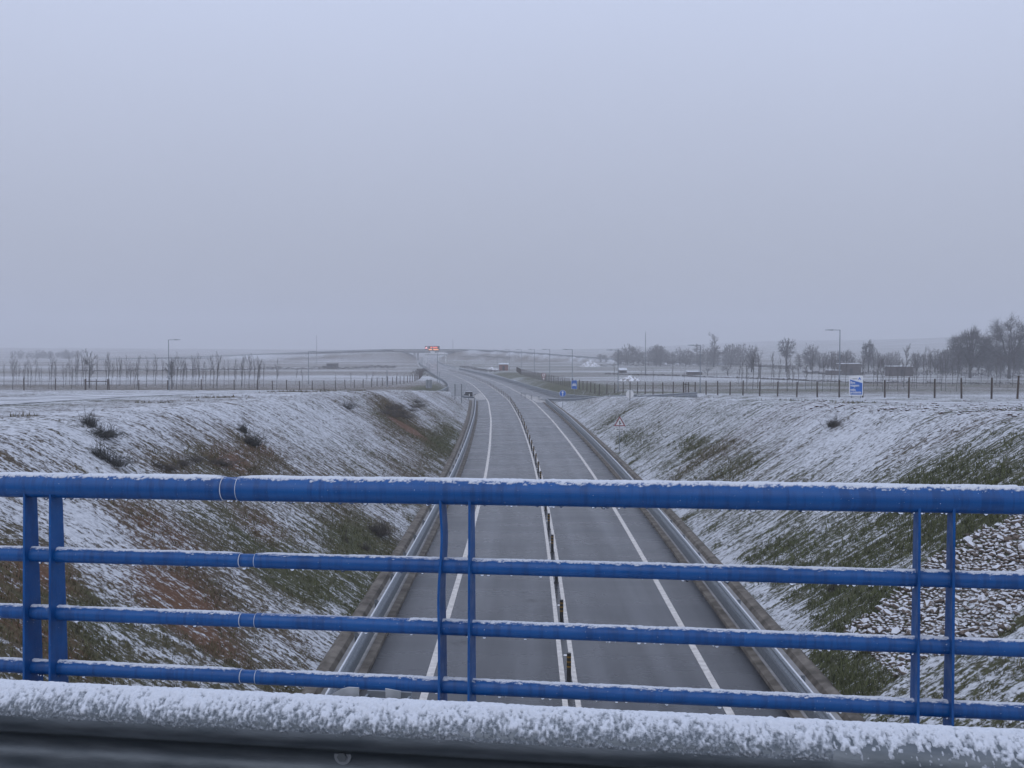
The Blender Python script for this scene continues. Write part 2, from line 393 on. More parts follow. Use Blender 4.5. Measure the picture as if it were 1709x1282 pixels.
def ground_mat():
    m, n, l, b = new_mat('snow_dusted_ground')
    at_ = n.new('ShaderNodeAttribute'); at_.attribute_name = 'surf'
    sp = n.new('ShaderNodeSeparateColor'); l.new(at_.outputs['Color'], sp.inputs[0])
    tc = n.new('ShaderNodeTexCoord')
    def noise(scale, stretch, detail=4, rough=0.55):
        mp = n.new('ShaderNodeMapping'); mp.inputs['Scale'].default_value = stretch
        l.new(tc.outputs['Object'], mp.inputs[0])
        z = n.new('ShaderNodeTexNoise'); z.inputs['Scale'].default_value = scale
        z.inputs['Detail'].default_value = detail; z.inputs['Roughness'].default_value = rough
        l.new(mp.outputs[0], z.inputs['Vector'])
        return z.outputs['Fac']
    def math_(op, a, b_, c=None):
        q = n.new('ShaderNodeMath'); q.operation = op
        for i, v in enumerate((a, b_, c)):
            if v is None: continue
            if isinstance(v, (int, float)): q.inputs[i].default_value = v
            else: l.new(v, q.inputs[i])
        return q.outputs[0]
    n1 = noise(3.2, (0.22, 1.0, 0.0), 3, 0.65)          # streaks running down the slope
    n2 = noise(7.5, (0.7, 1.0, 0.7), 5, 0.68)             # clumps
    n3 = noise(0.9, (1, 1, 1), 4)
    n4 = noise(24.0, (0.6, 1.0, 0.6), 3, 0.6)
    f = math_('MULTIPLY_ADD', n1, 2.1, sp.outputs[0])
    f = math_('MULTIPLY_ADD', n2, 2.8, f)
    f = math_('MULTIPLY_ADD', n4, 1.6, f)
    mr = n.new('ShaderNodeMapRange'); mr.interpolation_type = 'SMOOTHSTEP'
    mr.inputs['From Min'].default_value = 3.50; mr.inputs['From Max'].default_value = 4.00
    l.new(f, mr.inputs['Value'])
    snowf = mr.outputs[0]
    dry = ramp(n, [(0.3, (0.055, 0.041, 0.027)), (0.7, (0.150, 0.118, 0.078))]); l.new(n2, dry.inputs[0])
    grn = ramp(n, [(0.3, (0.042, 0.043, 0.019)), (0.7, (0.108, 0.108, 0.054))]); l.new(n2, grn.inputs[0])
    soil = ramp(n, [(0.3, (0.080, 0.042, 0.023)), (0.7, (0.165, 0.088, 0.050))]); l.new(n2, soil.inputs[0])
    gm = math_('MULTIPLY_ADD', n3, 0.7, sp.outputs[2])
    gr = n.new('ShaderNodeMapRange'); gr.inputs['From Min'].default_value = 0.6; gr.inputs['From Max'].default_value = 1.0; l.new(gm, gr.inputs['Value'])
    mx1 = n.new('ShaderNodeMix'); mx1.data_type = 'RGBA'
    l.new(gr.outputs[0], mx1.inputs['Factor']); l.new(dry.outputs[0], mx1.inputs['A']); l.new(grn.outputs[0], mx1.inputs['B'])
    sm = math_('MULTIPLY_ADD', n1, 0.8, sp.outputs[1])
    sr = n.new('ShaderNodeMapRange'); sr.inputs['From Min'].default_value = 0.7; sr.inputs['From Max'].default_value = 1.0; l.new(sm, sr.inputs['Value'])
    mx2 = n.new('ShaderNodeMix'); mx2.data_type = 'RGBA'
    l.new(sr.outputs[0], mx2.inputs['Factor']); l.new(mx1.outputs['Result'], mx2.inputs['A']); l.new(soil.outputs[0], mx2.inputs['B'])
    snc = ramp(n, [(0.3, (0.40, 0.41, 0.43)), (0.7, (0.66, 0.67, 0.69))]); l.new(n2, snc.inputs[0])
    mx3 = n.new('ShaderNodeMix'); mx3.data_type = 'RGBA'
    l.new(snowf, mx3.inputs['Factor']); l.new(mx2.outputs['Result'], mx3.inputs['A']); l.new(snc.outputs[0], mx3.inputs['B'])
    l.new(mx3.outputs['Result'], b.inputs['Base Color'])
    b.inputs['Roughness'].default_value = 0.9
    b.inputs['Specular IOR Level'].default_value = 0.2
    hb = math_('MULTIPLY_ADD', snowf, 0.5, n2)
    bp = n.new('ShaderNodeBump'); bp.inputs['Strength'].default_value = 0.7; bp.inputs['Distance'].default_value = 0.07
    l.new(hb, bp.inputs['Height']); l.new(bp.outputs[0], b.inputs['Normal'])
    return m
M['ground'] = ground_mat()

def asphalt(name, dusting=0.0):
    m, n, l, b = new_mat(name)
    tc = n.new('ShaderNodeTexCoord')
    def noise(scale, stretch=(1, 1, 1), detail=5, rough=0.6):
        mp = n.new('ShaderNodeMapping'); mp.inputs['Scale'].default_value = stretch
        l.new(tc.outputs['Object'], mp.inputs[0])
        z = n.new('ShaderNodeTexNoise'); z.inputs['Scale'].default_value = scale; z.inputs['Detail'].default_value = detail; z.inputs['Roughness'].default_value = rough
        l.new(mp.outputs[0], z.inputs['Vector'])
        return z.outputs['Fac']
    a = noise(1.0, (1.0, 0.05, 1))            # wheel-track streaks along the road
    c = noise(0.23, (0.5, 1.7, 1), 6)         # blotches, drying patches
    g = noise(38)
    rp = ramp(n, [(0.3, (0.009, 0.0105, 0.0135)), (0.7, (0.027, 0.029, 0.035))]); l.new(a, rp.inputs[0])
    blot = ramp(n, [(0.30, (0.45, 0.45, 0.47)), (0.40, (0.9, 0.9, 0.9)), (0.60, (1.0, 1.0, 1.0)), (0.72, (1.3, 1.3, 1.32))]); l.new(c, blot.inputs[0])
    mu = n.new('ShaderNodeMix'); mu.data_type = 'RGBA'; mu.blend_type = 'MULTIPLY'; mu.inputs['Factor'].default_value = 1
    l.new(rp.outputs[0], mu.inputs['A']); l.new(blot.outputs[0], mu.inputs['B'])
    gr = ramp(n, [(0.3, (0.75, 0.75, 0.76)), (0.7, (1.25, 1.25, 1.25))]); l.new(g, gr.inputs[0])
    mu2 = n.new('ShaderNodeMix'); mu2.data_type = 'RGBA'; mu2.blend_type = 'MULTIPLY'; mu2.inputs['Factor'].default_value = 1
    l.new(mu.outputs['Result'], mu2.inputs['A']); l.new(gr.outputs[0], mu2.inputs['B'])
    outc = mu2.outputs['Result']
    ln = n.new('ShaderNodeAttribute'); ln.attribute_name = 'lane'
    ab = n.new('ShaderNodeMath'); ab.operation = 'ABSOLUTE'; l.new(ln.outputs['Fac'], ab.inputs[0])
    dv = n.new('ShaderNodeMath'); dv.operation = 'DIVIDE'; dv.inputs[1].default_value = 6.0; l.new(ab.outputs[0], dv.inputs[0])
    tr = ramp(n, [(0.0, (1, 1, 1)), (0.10, (1, 1, 1)), (0.17, (1.35, 1.35, 1.36)), (0.25, (0.95, 0.95, 0.95)), (0.38, (0.92, 0.92, 0.92)), (0.47, (1.35, 1.35, 1.36)), (0.56, (1, 1, 1)), (0.70, (0.92, 0.92, 0.92)), (0.84, (0.8, 0.8, 0.8)), (0.93, (0.5, 0.5, 0.5))])
    l.new(dv.outputs[0], tr.inputs[0])
    mt = n.new('ShaderNodeMix'); mt.data_type = 'RGBA'; mt.blend_type = 'MULTIPLY'; mt.inputs['Factor'].default_value = 1.0 if dusting == 0 else 0.0
    l.new(outc, mt.inputs['A']); l.new(tr.outputs[0], mt.inputs['B'])
    outc = mt.outputs['Result']
    wp = noise(0.42, (0.75, 0.5, 1), 5, 0.6)      # wet patches
    wr = ramp(n, [(0.64, (1, 1, 1)), (0.70, (0.42, 0.42, 0.44))]); l.new(wp, wr.inputs[0])
    mw = n.new('ShaderNodeMix'); mw.data_type = 'RGBA'; mw.blend_type = 'MULTIPLY'; mw.inputs['Factor'].default_value = 1.0
    l.new(outc, mw.inputs['A']); l.new(wr.outputs[0], mw.inputs['B'])
    outc = mw.outputs['Result']
    if dusting > 0:
        d = noise(0.8, (0.5, 1.0, 1), 6, 0.65)
        dr = n.new('ShaderNodeMapRange'); dr.inputs['From Min'].default_value = 0.72 - dusting; dr.inputs['From Max'].default_value = 0.86 - dusting; l.new(d, dr.inputs['Value'])
        dm = n.new('ShaderNodeMath'); dm.operation = 'MULTIPLY'; dm.inputs[1].default_value = 0.8; l.new(dr.outputs[0], dm.inputs[0])
        mz = n.new('ShaderNodeMix'); mz.data_type = 'RGBA'; mz.inputs['B'].default_value = (0.62, 0.64, 0.67, 1)
        l.new(dm.outputs[0], mz.inputs['Factor']); l.new(outc, mz.inputs['A'])
        outc = mz.outputs['Result']
    l.new(outc, b.inputs['Base Color'])
    rr = ramp(n, [(0.3, (0.20, 0.20, 0.20)), (0.7, (0.36, 0.36, 0.36))]); l.new(c, rr.inputs[0])
    l.new(rr.outputs[0], b.inputs['Roughness'])
    def mul(x, y):
        q = n.new('ShaderNodeMath'); q.operation = 'MULTIPLY'
        for i, v in enumerate((x, y)):
            if isinstance(v, float): q.inputs[i].default_value = v
            else: l.new(v, q.inputs[i])
        return q.outputs[0]
    va = n.new('ShaderNodeMapRange'); va.inputs['From Min'].default_value = 0.30; va.inputs['From Max'].default_value = 0.70
    va.inputs['To Min'].default_value = 0.62; va.inputs['To Max'].default_value = 1.35; l.new(a, va.inputs['Value'])
    sv_ = mul(va.outputs[0], wr.outputs[0])
    if dusting == 0: sv_ = mul(sv_, tr.outputs[0])
    sv_ = mul(sv_, blot.outputs[0])
    l.new(mul(sv_, 0.42), b.inputs['Specular IOR Level'])      # damp film: gloss differs along the tracks and in patches
    bp = n.new('ShaderNodeBump'); bp.inputs['Strength'].default_value = 0.5; bp.inputs['Distance'].default_value = 0.003
    l.new(g, bp.inputs['Height']); l.new(bp.outputs[0], b.inputs['Normal'])
    return m
M['asphalt'] = asphalt('damp_asphalt')
M['asphalt_snowy'] = asphalt('snow_dusted_asphalt', 0.32)

def grass_mat():
    m, n, l, b = new_mat('grass_blades')
    a = n.new('ShaderNodeAttribute'); a.attribute_name = 'tint'
    l.new(a.outputs['Color'], b.inputs['Base Color'])
    b.inputs['Roughness'].default_value = 0.9
    b.inputs['Specular IOR Level'].default_value = 0.15
    return m
M['grass'] = grass_mat()

# ------------------------------------------------------------------ object helpers
def mesh_np(name, V, Fq, mat=None, smooth=False):
    V = np.asarray(V, np.float32).reshape(-1, 3)
    Fq = np.asarray(Fq, np.int32)
    k = Fq.shape[1]
    me = bpy.data.meshes.new(name)
    me.vertices.add(len(V)); me.vertices.foreach_set('co', V.ravel())
    me.loops.add(Fq.size); me.loops.foreach_set('vertex_index', Fq.ravel())
    me.polygons.add(len(Fq))
    me.polygons.foreach_set('loop_start', np.arange(0, Fq.size, k, dtype=np.int32))
    me.polygons.foreach_set('loop_total', np.full(len(Fq), k, np.int32))
    if smooth:
        me.polygons.foreach_set('use_smooth', np.ones(len(Fq), bool))
    me.update(calc_edges=True)
    if mat: me.materials.append(mat)
    return me

def link(name, me, parent=None, loc=(0, 0, 0), rot=None, scale=None):
    o = bpy.data.objects.new(name, me)
    col.objects.link(o)
    o.location = loc
    if rot is not None: o.rotation_euler = rot
    if scale is not None: o.scale = scale
    if parent is not None: o.parent = parent
    return o

def tag(o, label=None, cat=None, group=None, kind=None):
    if label: o['label'] = label
    if cat: o['category'] = cat
    if group: o['group'] = group
    if kind: o['kind'] = kind
    return o

def thing(name, label, cat, loc=(0, 0, 0), rz=0.0, group=None):
    o = bpy.data.objects.new(name, None)
    o.empty_display_size = 0.2
    col.objects.link(o)
    o.location = loc; o.rotation_euler = (0, 0, rz)
    return tag(o, label, cat, group)

def copy_tree(o, loc, rz=0.0, scale=1.0, label=None, group=None):
    r = o.copy(); col.objects.link(r)
    r.location = loc; r.rotation_euler = (0, 0, rz); r.scale = (scale,) * 3 if isinstance(scale, (int, float)) else scale
    if label: r['label'] = label
    if group: r['group'] = group
    for ch in o.children:
        c = ch.copy(); col.objects.link(c); c.parent = r
        for g in ch.children:
            d = g.copy(); col.objects.link(d); d.parent = c
    return r

class MB:
    """collects boxes, tubes and sweeps into one mesh"""
    def __init__(s): s.v = []; s.f = []; s.flat = set()
    def add(s, vs_, fs):
        b = len(s.v); s.v += [tuple(map(float, q)) for q in vs_]
        s.f += [tuple(i + b for i in q) for q in fs]
    def box(s, x0, x1, y0, y1, z0, z1):
        s.add([(x0, y0, z0), (x1, y0, z0), (x1, y1, z0), (x0, y1, z0), (x0, y0, z1), (x1, y0, z1), (x1, y1, z1), (x0, y1, z1)],
              [(0, 3, 2, 1), (4, 5, 6, 7), (0, 1, 5, 4), (1, 2, 6, 5), (2, 3, 7, 6), (3, 0, 4, 7)])
    def tube(s, pts, radii, n=8, cap=True):
        pts = [Vector(p) for p in pts]
        if isinstance(radii, (int, float)): radii = [radii] * len(pts)
        rings = []
        vs_ = []
        for i, p in enumerate(pts):
            d = (pts[min(i + 1, len(pts) - 1)] - pts[max(i - 1, 0)])
            d = d.normalized() if d.length > 1e-9 else Vector((0, 0, 1))
            up = Vector((0, 0, 1)) if abs(d.z) < 0.92 else Vector((1, 0, 0))
            a = d.cross(up).normalized(); b = a.cross(d).normalized()
            for k in range(n):
                t = 2 * math.pi * k / n
                vs_.append(p + (a * math.cos(t) + b * math.sin(t)) * radii[i])
        fs = []
        for i in range(len(pts) - 1):
            for k in range(n):
                k2 = (k + 1) % n
                fs.append((i * n + k, (i + 1) * n + k, (i + 1) * n + k2, i * n + k2))
        if cap:
            fs.append(tuple(range(n))); fs.append(tuple(reversed([(len(pts) - 1) * n + k for k in range(n)])))
        s.add(vs_, fs)
    def prism(s, pts, o, ux, uy, th):
        """flat outline pts (2-D) in the plane o, ux, uy, thickened along ux x uy"""
        o, ux, uy = Vector(o), Vector(ux), Vector(uy)
        nn = ux.cross(uy).normalized() * th
        n = len(pts)
        A = [o + ux * p[0] + uy * p[1] for p in pts]
        B = [a + nn for a in A]
        s.add(A + B, [tuple(reversed(range(n))), tuple(range(n, 2 * n))] + [(i, (i + 1) % n, n + (i + 1) % n, n + i) for i in range(n)])
    def sweep(s, path, prof, closed=False):
        """profile (u to the right of travel, v up) along a path"""
        P = [Vector(p) for p in path]; n = len(prof)
        vs_ = []
        for i, p in enumerate(P):
            d = P[min(i + 1, len(P) - 1)] - P[max(i - 1, 0)]
            d.z = 0; d.normalize()
            r = Vector((d.y, -d.x, 0))
            for (u, v) in prof: vs_.append(p + r * u + Vector((0, 0, v)))
        fs = []
        m = n if closed else n - 1
        for i in range(len(P) - 1):
            for k in range(m):
                k2 = (k + 1) % n
                fs.append((i * n + k, i * n + k2, (i + 1) * n + k2, (i + 1) * n + k))
        if closed:
            fs.append(tuple(reversed(range(n)))); fs.append(tuple((len(P) - 1) * n + k for k in range(n)))
        s.add(vs_, fs)
    def mesh(s, name, mat, smooth=False, origin=(0, 0, 0)):
        me = bpy.data.meshes.new(name)
        ox, oy, oz = origin
        me.from_pydata([(a - ox, b - oy, c - oz) for a, b, c in s.v], [], s.f)
        if smooth: me.polygons.foreach_set('use_smooth', [True] * len(me.polygons))
        me.update()
        if mat: me.materials.append(mat)
        return me
    def build(s, name, mat, parent=None, origin=(0, 0, 0), smooth=False, loc=(0, 0, 0)):
        return link(name, s.mesh(name, mat, smooth, origin), parent, loc)

def grid_faces(nr, nc):
    i = np.arange(nr - 1)[:, None] * nc + np.arange(nc - 1)[None, :]
    return np.stack([i, i + 1, i + nc + 1, i + nc], -1).reshape(-1, 4)

# ------------------------------------------------------------------ the ground: one sheet, its grid following the road
def grow(a, b, step, ratio):
    out = [a]
    while out[-1] < b:
        out.append(out[-1] + step); step *= ratio
    out[-1] = b
    return out
_t_in = list(np.arange(-6.0, 6.01, 1.5))
_t_r = list(np.arange(6.7, 24.01, 0.155)) + grow(24.01, 2500, 0.22, 1.055)[1:]
TT = np.array([-t for t in reversed(_t_r)] + _t_in + _t_r)
YY = np.array(list(np.arange(-70, 15, 3.0)) + list(np.arange(15, 70, 0.125)) + list(np.arange(70, 130, 0.22)) + list(np.arange(130, 235, 0.6)) + grow(235, 2850, 0.7, 1.022))
gY, gT = np.meshgrid(YY, TT, indexing='ij')
gX = cx(gY) + gT
gZ, _t, _dm, _pl, _dr, _dl, _emb, _demb = height(gX, gY, True)
left = gT < 0
hf = np.clip(_dm * SL / np.maximum(_pl, 0.4), 0, 3)          # 0 at the toe of the cutting, 1 at its crest
onslope = (_dm > 0.05) & (hf < 1.25) & (gY < 230)
sv = gY
sd = _dm
streak = 0.6 * vnoise(sv * 1.55 + 0.5 * fbm(sd * 0.5, sv * 0.3, 41, 2), sd * 0.26, 21) + 0.4 * vnoise(sv * 3.3, sd * 0.5, 22)
big = fbm(gX / 5.5, gY / 7.5, 31, 4)
slope_cov = np.where(left, 0.34 + 0.28 * np.clip(hf, 0, 1) ** 0.8, 0.50 + 0.08 * np.clip(hf, 0, 1) ** 0.8)
cov = slope_cov + (big - 0.5) * np.where(left, 0.62, 0.48) + (streak - 0.5) * 0.45
near_right = (~left) * (1 - sstep(34, 62, gY)) * (1 - sstep(0.75, 1.1, hf))
cov = cov - 0.05 * near_right
toe = np.exp(-((sd - 0.45) / 0.5) ** 2)
cov = cov + 0.55 * toe * (vnoise(sv * 0.8, sd * 2.2, 51) - 0.25)
plain_cov = 0.62 + 0.9 * (fbm(gX / 9, gY / 2.6, 61, 4) - 0.5) + 0.35 * (vnoise(gX / 2.0, gY / 0.7, 62) - 0.5)
far_cov = 0.36 + 1.0 * (fbm(gX / 60, gY / 16, 63, 4) - 0.5) + 0.28 * left * np.exp(-((gY - 290) / 28) ** 2) + 0.12 * (~left) * np.exp(-((gY - 330) / 50) ** 2)
ff = sstep(140, 200, gY)
plain_cov = plain_cov * (1 - ff) + far_cov * ff
ks = sstep(0.9, 1.25, hf)
cov = cov * (1 - ks) + plain_cov * ks
soil = np.where(left, 0.0, -0.08) + (fbm(gX / 4, gY / 4, 71, 3) - 0.5) * 0.5
green = np.where(left, 0.18, 0.42) + (fbm(gX / 6, gY / 6, 81, 3) - 0.5) * 0.8 + 0.35 * (1 - np.clip(hf, 0, 1)) * np.where(left, 0.6, 1.0)
soil = np.where(ks > 0.5, -0.3, soil)
def blob(px, py, rx, ry):
    p = hit(px, py)
    return np.exp(-(((gX - p.x) / rx) ** 2 + ((gY - p.y) / ry) ** 2))
for (px, py, rx, ry, k) in [(690, 720, 1.5, 5, .9), (250, 870, 2.0, 2.2, .8), (420, 870, 1.6, 3, .6), (300, 985, 1.8, 2.2, .7), (60, 950, 1.4, 1.6, .9), (60, 1060, 2.2, 1.6, .8), (430, 748, 1.2, 3, .8), (380, 768, 1.3, 3, .8),
                            (350, 1070, 2.0, 1.4, .5), (1150, 742, 1.0, 3.5, .5), (1235, 765, 1.6, 3.5, .3), (1200, 745, 1.3, 4, .15), (655, 700, 1.2, 5, .4)]:
    b_ = blob(px, py, rx, ry); soil += b_ * k * 0.8; cov -= b_ * 0.55 * k
for (px, py, rx, ry, k, g) in [(655, 685, 2.0, 7, .5, -.3), (640, 1000, 1.6, 5, .45, .5), (600, 900, 1.4, 4, .5, .4), (480, 960, 1.5, 2.5, .4, .35), (740, 740, 1.2, 14, .5, .4), (280, 775, 1.2, 2.5, .4, -.2),
                               (1440, 1000, 1.5, 3.5, .42, .8), (1520, 820, 1.6, 3, .28, .8), (1640, 760, 2.2, 3, .3, .8), (1640, 830, 2.0, 2.5, .32, .9), (1380, 1120, 1.0, 3, .45, .6), (1150, 735, 0.9, 4, .12, .1), (1000, 652, 4, 12, .5, .7), (940, 641, 5, 22, .6, .7), (890, 631, 5, 30, .5, .6), (850, 624, 6, 35, .4, .5),
                               (1060, 740, 1.2, 9, .1, .4), (1100, 655, 6, 9, .5, .7), (980, 645, 4, 22, .5, .7), (1240, 655, 6, 6, .3, .6), (1640, 900, 1.0, 2.2, .45, .7), (1330, 900, 2.0, 4, .15, .6), (720, 650, 4, 25, .4, .5)]:
    b_ = blob(px, py, rx, ry); green += b_ * g; cov -= b_ * k
for (px, py, rx, ry, k) in [(120, 880, 2.2, 3.0, .24), (200, 980, 1.4, 2.0, .2), (350, 700, 3.5, 10, .2), (1420, 740, 2.0, 5, .22), (1350, 700, 3.5, 8, .12), (660, 1010, .6, 10, .3), (1230, 990, .7, 9, .3), (1100, 850, .7, 9, .2), (560, 700, 2, 8, .15)]:
    cov += blob(px, py, rx, ry) * k
verge = np.minimum(np.abs(_dr - 5.0), np.abs(_dl - 5.0))
green += 0.35 * np.exp(-(verge / 3.0) ** 2) * (ks > 0.3)
cov = np.where(_emb, 0.14 + 0.75 * np.exp(-(np.maximum(_demb - 4.8, 0) / 3.0) ** 2) + (big - 0.5) * 0.7, cov)
soil = np.where(_emb, 0.30, soil); green = np.where(_emb, 0.0, green)
# relief: furrows on the slopes, tussocks on the level
rel = np.where(onslope, (streak - 0.5) * 0.16 + (fbm(gX * 1.1, gY * 1.1, 91, 3) - 0.5) * 0.16, (fbm(gX * 0.9, gY * 0.9, 92, 3) - 0.5) * 0.10)
fade = np.clip(_dm / 0.8, 0, 1) * np.clip((_dr - RAMP_HW) / 0.8, 0, 1) * np.clip((_dl - RAMP_HW) / 0.8, 0, 1)
fade = np.where(gY > 1000, 1, fade)
clear = np.where((_dm <= 0) | (_dr < RAMP_HW) | (_dl < RAMP_HW), -0.07, 0.0)
gZ2 = gZ + rel * fade + clear
gm = mesh_np('ground', np.stack([gX, gY, gZ2], -1).reshape(-1, 3), grid_faces(*gX.shape), M['ground'], True)
ca = gm.attributes.new('surf', 'FLOAT_COLOR', 'POINT')
surf = np.stack([np.clip(cov, -0.6, 1.6), np.clip(soil, -.5, 1.2), np.clip(green, -.5, 1.2), np.ones_like(cov)], -1).astype(np.float32)
ca.data.foreach_set('color', surf.ravel())
ground = tag(link('ground', gm), kind='structure')

# ------------------------------------------------------------------ roads, markings, gutters
def ribbon(name, Y, t0, t1, z, mat, parent=None, n=2, dirt=0.0):
    Y = np.asarray(Y, float)
    c = cx(Y); ln = np.linspace(0, 1, n)
    T = np.asarray(t0)[..., None] * (1 - ln) + np.asarray(t1)[..., None] * ln if np.ndim(t0) else (t0 * (1 - ln) + t1 * ln)[None, :].repeat(len(Y), 0)
    V = np.stack([c[:, None] + T, Y[:, None].repeat(n, 1), np.full(T.shape, z)], -1)
    me = mesh_np(name, V.reshape(-1, 3), grid_faces(len(Y), n), mat)
    la = me.attributes.new('lane', 'FLOAT', 'POINT'); la.data.foreach_set('value', np.ascontiguousarray(T, np.float32).ravel())
    return link(name, me, parent)

Yroad = np.concatenate([np.arange(-70, 520, 2.0), np.arange(520, 1500, 8.0)])
road = tag(ribbon('road', Yroad, -5.6, 5.6, 0.0, M['asphalt'], n=9), kind='structure')
LZ = 0.006
for (ta, tb, ya, yb) in [(-3.90, -3.70, -70, 1400), (3.78, 3.98, -70, 1400)]:
    ribbon('edge_line', [y for y in Yroad if ya <= y <= yb], ta, tb, LZ, M['line'], road)
for c_ in (-0.165, 0.165):
    ribbon('centre_line', [y for y in Yroad if y < 900], c_ - 0.07, c_ + 0.07, LZ, M['line'], road)

def path_ribbon(name, P, w0, w1, dz, mat, kind=None, parent=None):
    mb = MB(); mb.sweep([(p[0], p[1], p[2] + dz) for p in P], [(w1, 0), (w0, 0)])
    o = mb.build(name, mat, parent)
    if kind: tag(o, kind=kind)
    return o
PRf, PLf = smooth_path(RAMP_R, 14), smooth_path(RAMP_L, 14)
for nm_, P_ in (('exit_ramp', PRf), ('entry_ramp', PLf)):
    path_ribbon(nm_, [p for p in P_ if 163 < p[1] < 460], -3.9, 3.9, -0.008, M['asphalt'], 'structure')
    path_ribbon(nm_, [p for p in P_ if p[1] < 167], -3.9, 3.9, -0.004, M['asphalt_snowy'], 'structure')
# white ghost-island paint of the gore before the right-hand ramp, line along the ramp mouth
gore = MB()
for i in range(7):
    y = 176 + i * 4.2; c = float(cx(y)); w = 3.6 * (1 - i / 7.5)
    gore.add([(c + 4.15, y, LZ), (c + 4.15 + w, y + 1.0, LZ), (c + 4.15 + w, y + 2.9, LZ), (c + 4.15, y + 1.9, LZ)], [(0, 1, 2, 3)])
gore.build('gore_marking', M['line'], road)
gore2 = MB()
for i in range(6):
    y = 186 + i * 4.5; c = float(cx(y)); w = 3.0 * (1 - i / 6.5)
    gore2.add([(c - 4.1, y, LZ), (c - 4.1, y + 1.9, LZ), (c - 4.1 - w, y + 2.9, LZ), (c - 4.1 - w, y + 1.0, LZ)], [(0, 1, 2, 3)])
gore2.build('gore_marking', M['line'], road)

def side_gutter(name, sgn, y0, y1, sh=0.0):
    Y = np.arange(y0, y1 + 0.1, 2.5)
    path = [(float(cx(y)), y, 0.0) for y in Y]
    s = sgn
    mb = MB()
    prof = [(5.52, -0.03), (5.54, 0.10), (5.78, 0.11), (5.82, 0.03)]
    mb.sweep(path, [(s * (u - sh), v) for u, v in prof])
    g = tag(mb.build(name, M['kerb']), kind='structure')
    mb = MB(); mb.sweep(path, [(s * u, v) for u, v in [(5.80 - sh, 0.028), (6.15, 0.012), (6.50, 0.03)]])
    mb.build('channel_slab', M['concrete'], g)
    mb = MB(); mb.sweep(path, [(s * u, v) for u, v in [(6.49, 0.0), (6.60, 0.15), (6.82, 0.20), (6.98, 0.10)]])
    mb.build('channel_lip', M['kerb'], g)
    return g
side_gutter('kerb', -1, -60, 180)
side_gutter('kerb', 1, -60, 176, 0.22)

# ------------------------------------------------------------------ crash barriers along the roads
def wprof(top=0.76, fine=False):
    pts = [(0.0, 0), (0.018, -0.006), (0.066, -0.040), (0.080, -0.062), (0.066, -0.084), (0.018, -0.128), (0.010, -0.155), (0.018, -0.182), (0.066, -0.226), (0.080, -0.248), (0.066, -0.270), (0.018, -0.304), (0.0, -0.310)]
    return [(u, top + v) for u, v in pts]
_post_mb = MB()
_post_mb.box(-0.05, 0.05, -0.003, 0.003, -0.3, 0.70)
_post_mb.box(-0.05, -0.044, 0.003, 0.055, -0.3, 0.70)
_post_mb.box(0.044, 0.05, 0.003, 0.055, -0.3, 0.70)
_post_mb.box(-0.165, -0.051, -0.02, 0.04, 0.52, 0.66)
POST_ME = _post_mb.mesh('barrier_post', M['galv'])
def barrier(path, side, label, skirt=False, spacing=4.0, group='galvanised barriers along the roads', dz=0.0, doubled=False):
    """side = +1: the face looks to the right of the path's direction"""
    P = [Vector(p) for p in path]
    o = P[0]
    root = thing('crash_barrier', label, 'barrier', o, group=group)
    loc = [(p - o) for p in P]
    pr = wprof(); back = [(u - 0.006, v) for u, v in reversed(pr)]
    off = 0.17
    mb = MB(); mb.sweep(loc, [(side * (u + off), v) for u, v in (pr + back)], True)
    mb.build('beam', M['galv'], root, smooth=False)
    mb = MB(); mb.sweep(loc, [(side * (u + off), v) for u, v in [(-0.012, 0.752), (-0.004, 0.774), (0.022, 0.774), (0.046, 0.757), (0.030, 0.742)]], True)
    mb.build('snow', M['frost'], root, smooth=True)
    if doubled:
        mb = MB(); mb.sweep(loc, [(-side * (u + 0.055), v - 0.02) for u, v in (pr + back)], True)
        mb.build('rear_beam', M['galv'], root)
    if skirt:
        mb = MB(); mb.sweep(loc, [(side * (u + 0.19), v) for u, v in [(0, 0.05), (0.02, 0.10), (0.02, 0.36), (0, 0.41), (-0.01, 0.41), (-0.01, 0.05)]], True)
        mb.build('lower_rail', M['galv'], root)
    acc = 0.0; nextp = 1.2
    for a, b in zip(loc[:-1], loc[1:]):
        L = (b - a).length
        while nextp <= acc + L:
            q = a.lerp(b, (nextp - acc) / L)
            d = b - a
            rz = math.atan2(d.y, d.x) + (math.pi / 2 if side > 0 else -math.pi / 2)
            link('post', POST_ME, root, q, (0, 0, rz))
            nextp += spacing
        acc += L
    return root
def along(t, ya, yb, st=2.0, tf=None):
    n = max(2, int(abs(yb - ya) / st))
    ys = np.linspace(ya, yb, n)
    return [(float(cx(y)) + (t if tf is None else tf(y)), float(y), 0.06) for y in ys]
barrier(along(-6.08, -55, 178), 1, 'long steel barrier on the concrete kerb below the bank with the red soil patches', skirt=True)
barrier(along(5.84, -55, 173), -1, 'long steel barrier on the concrete kerb below the bank with the triangular sign', skirt=True)
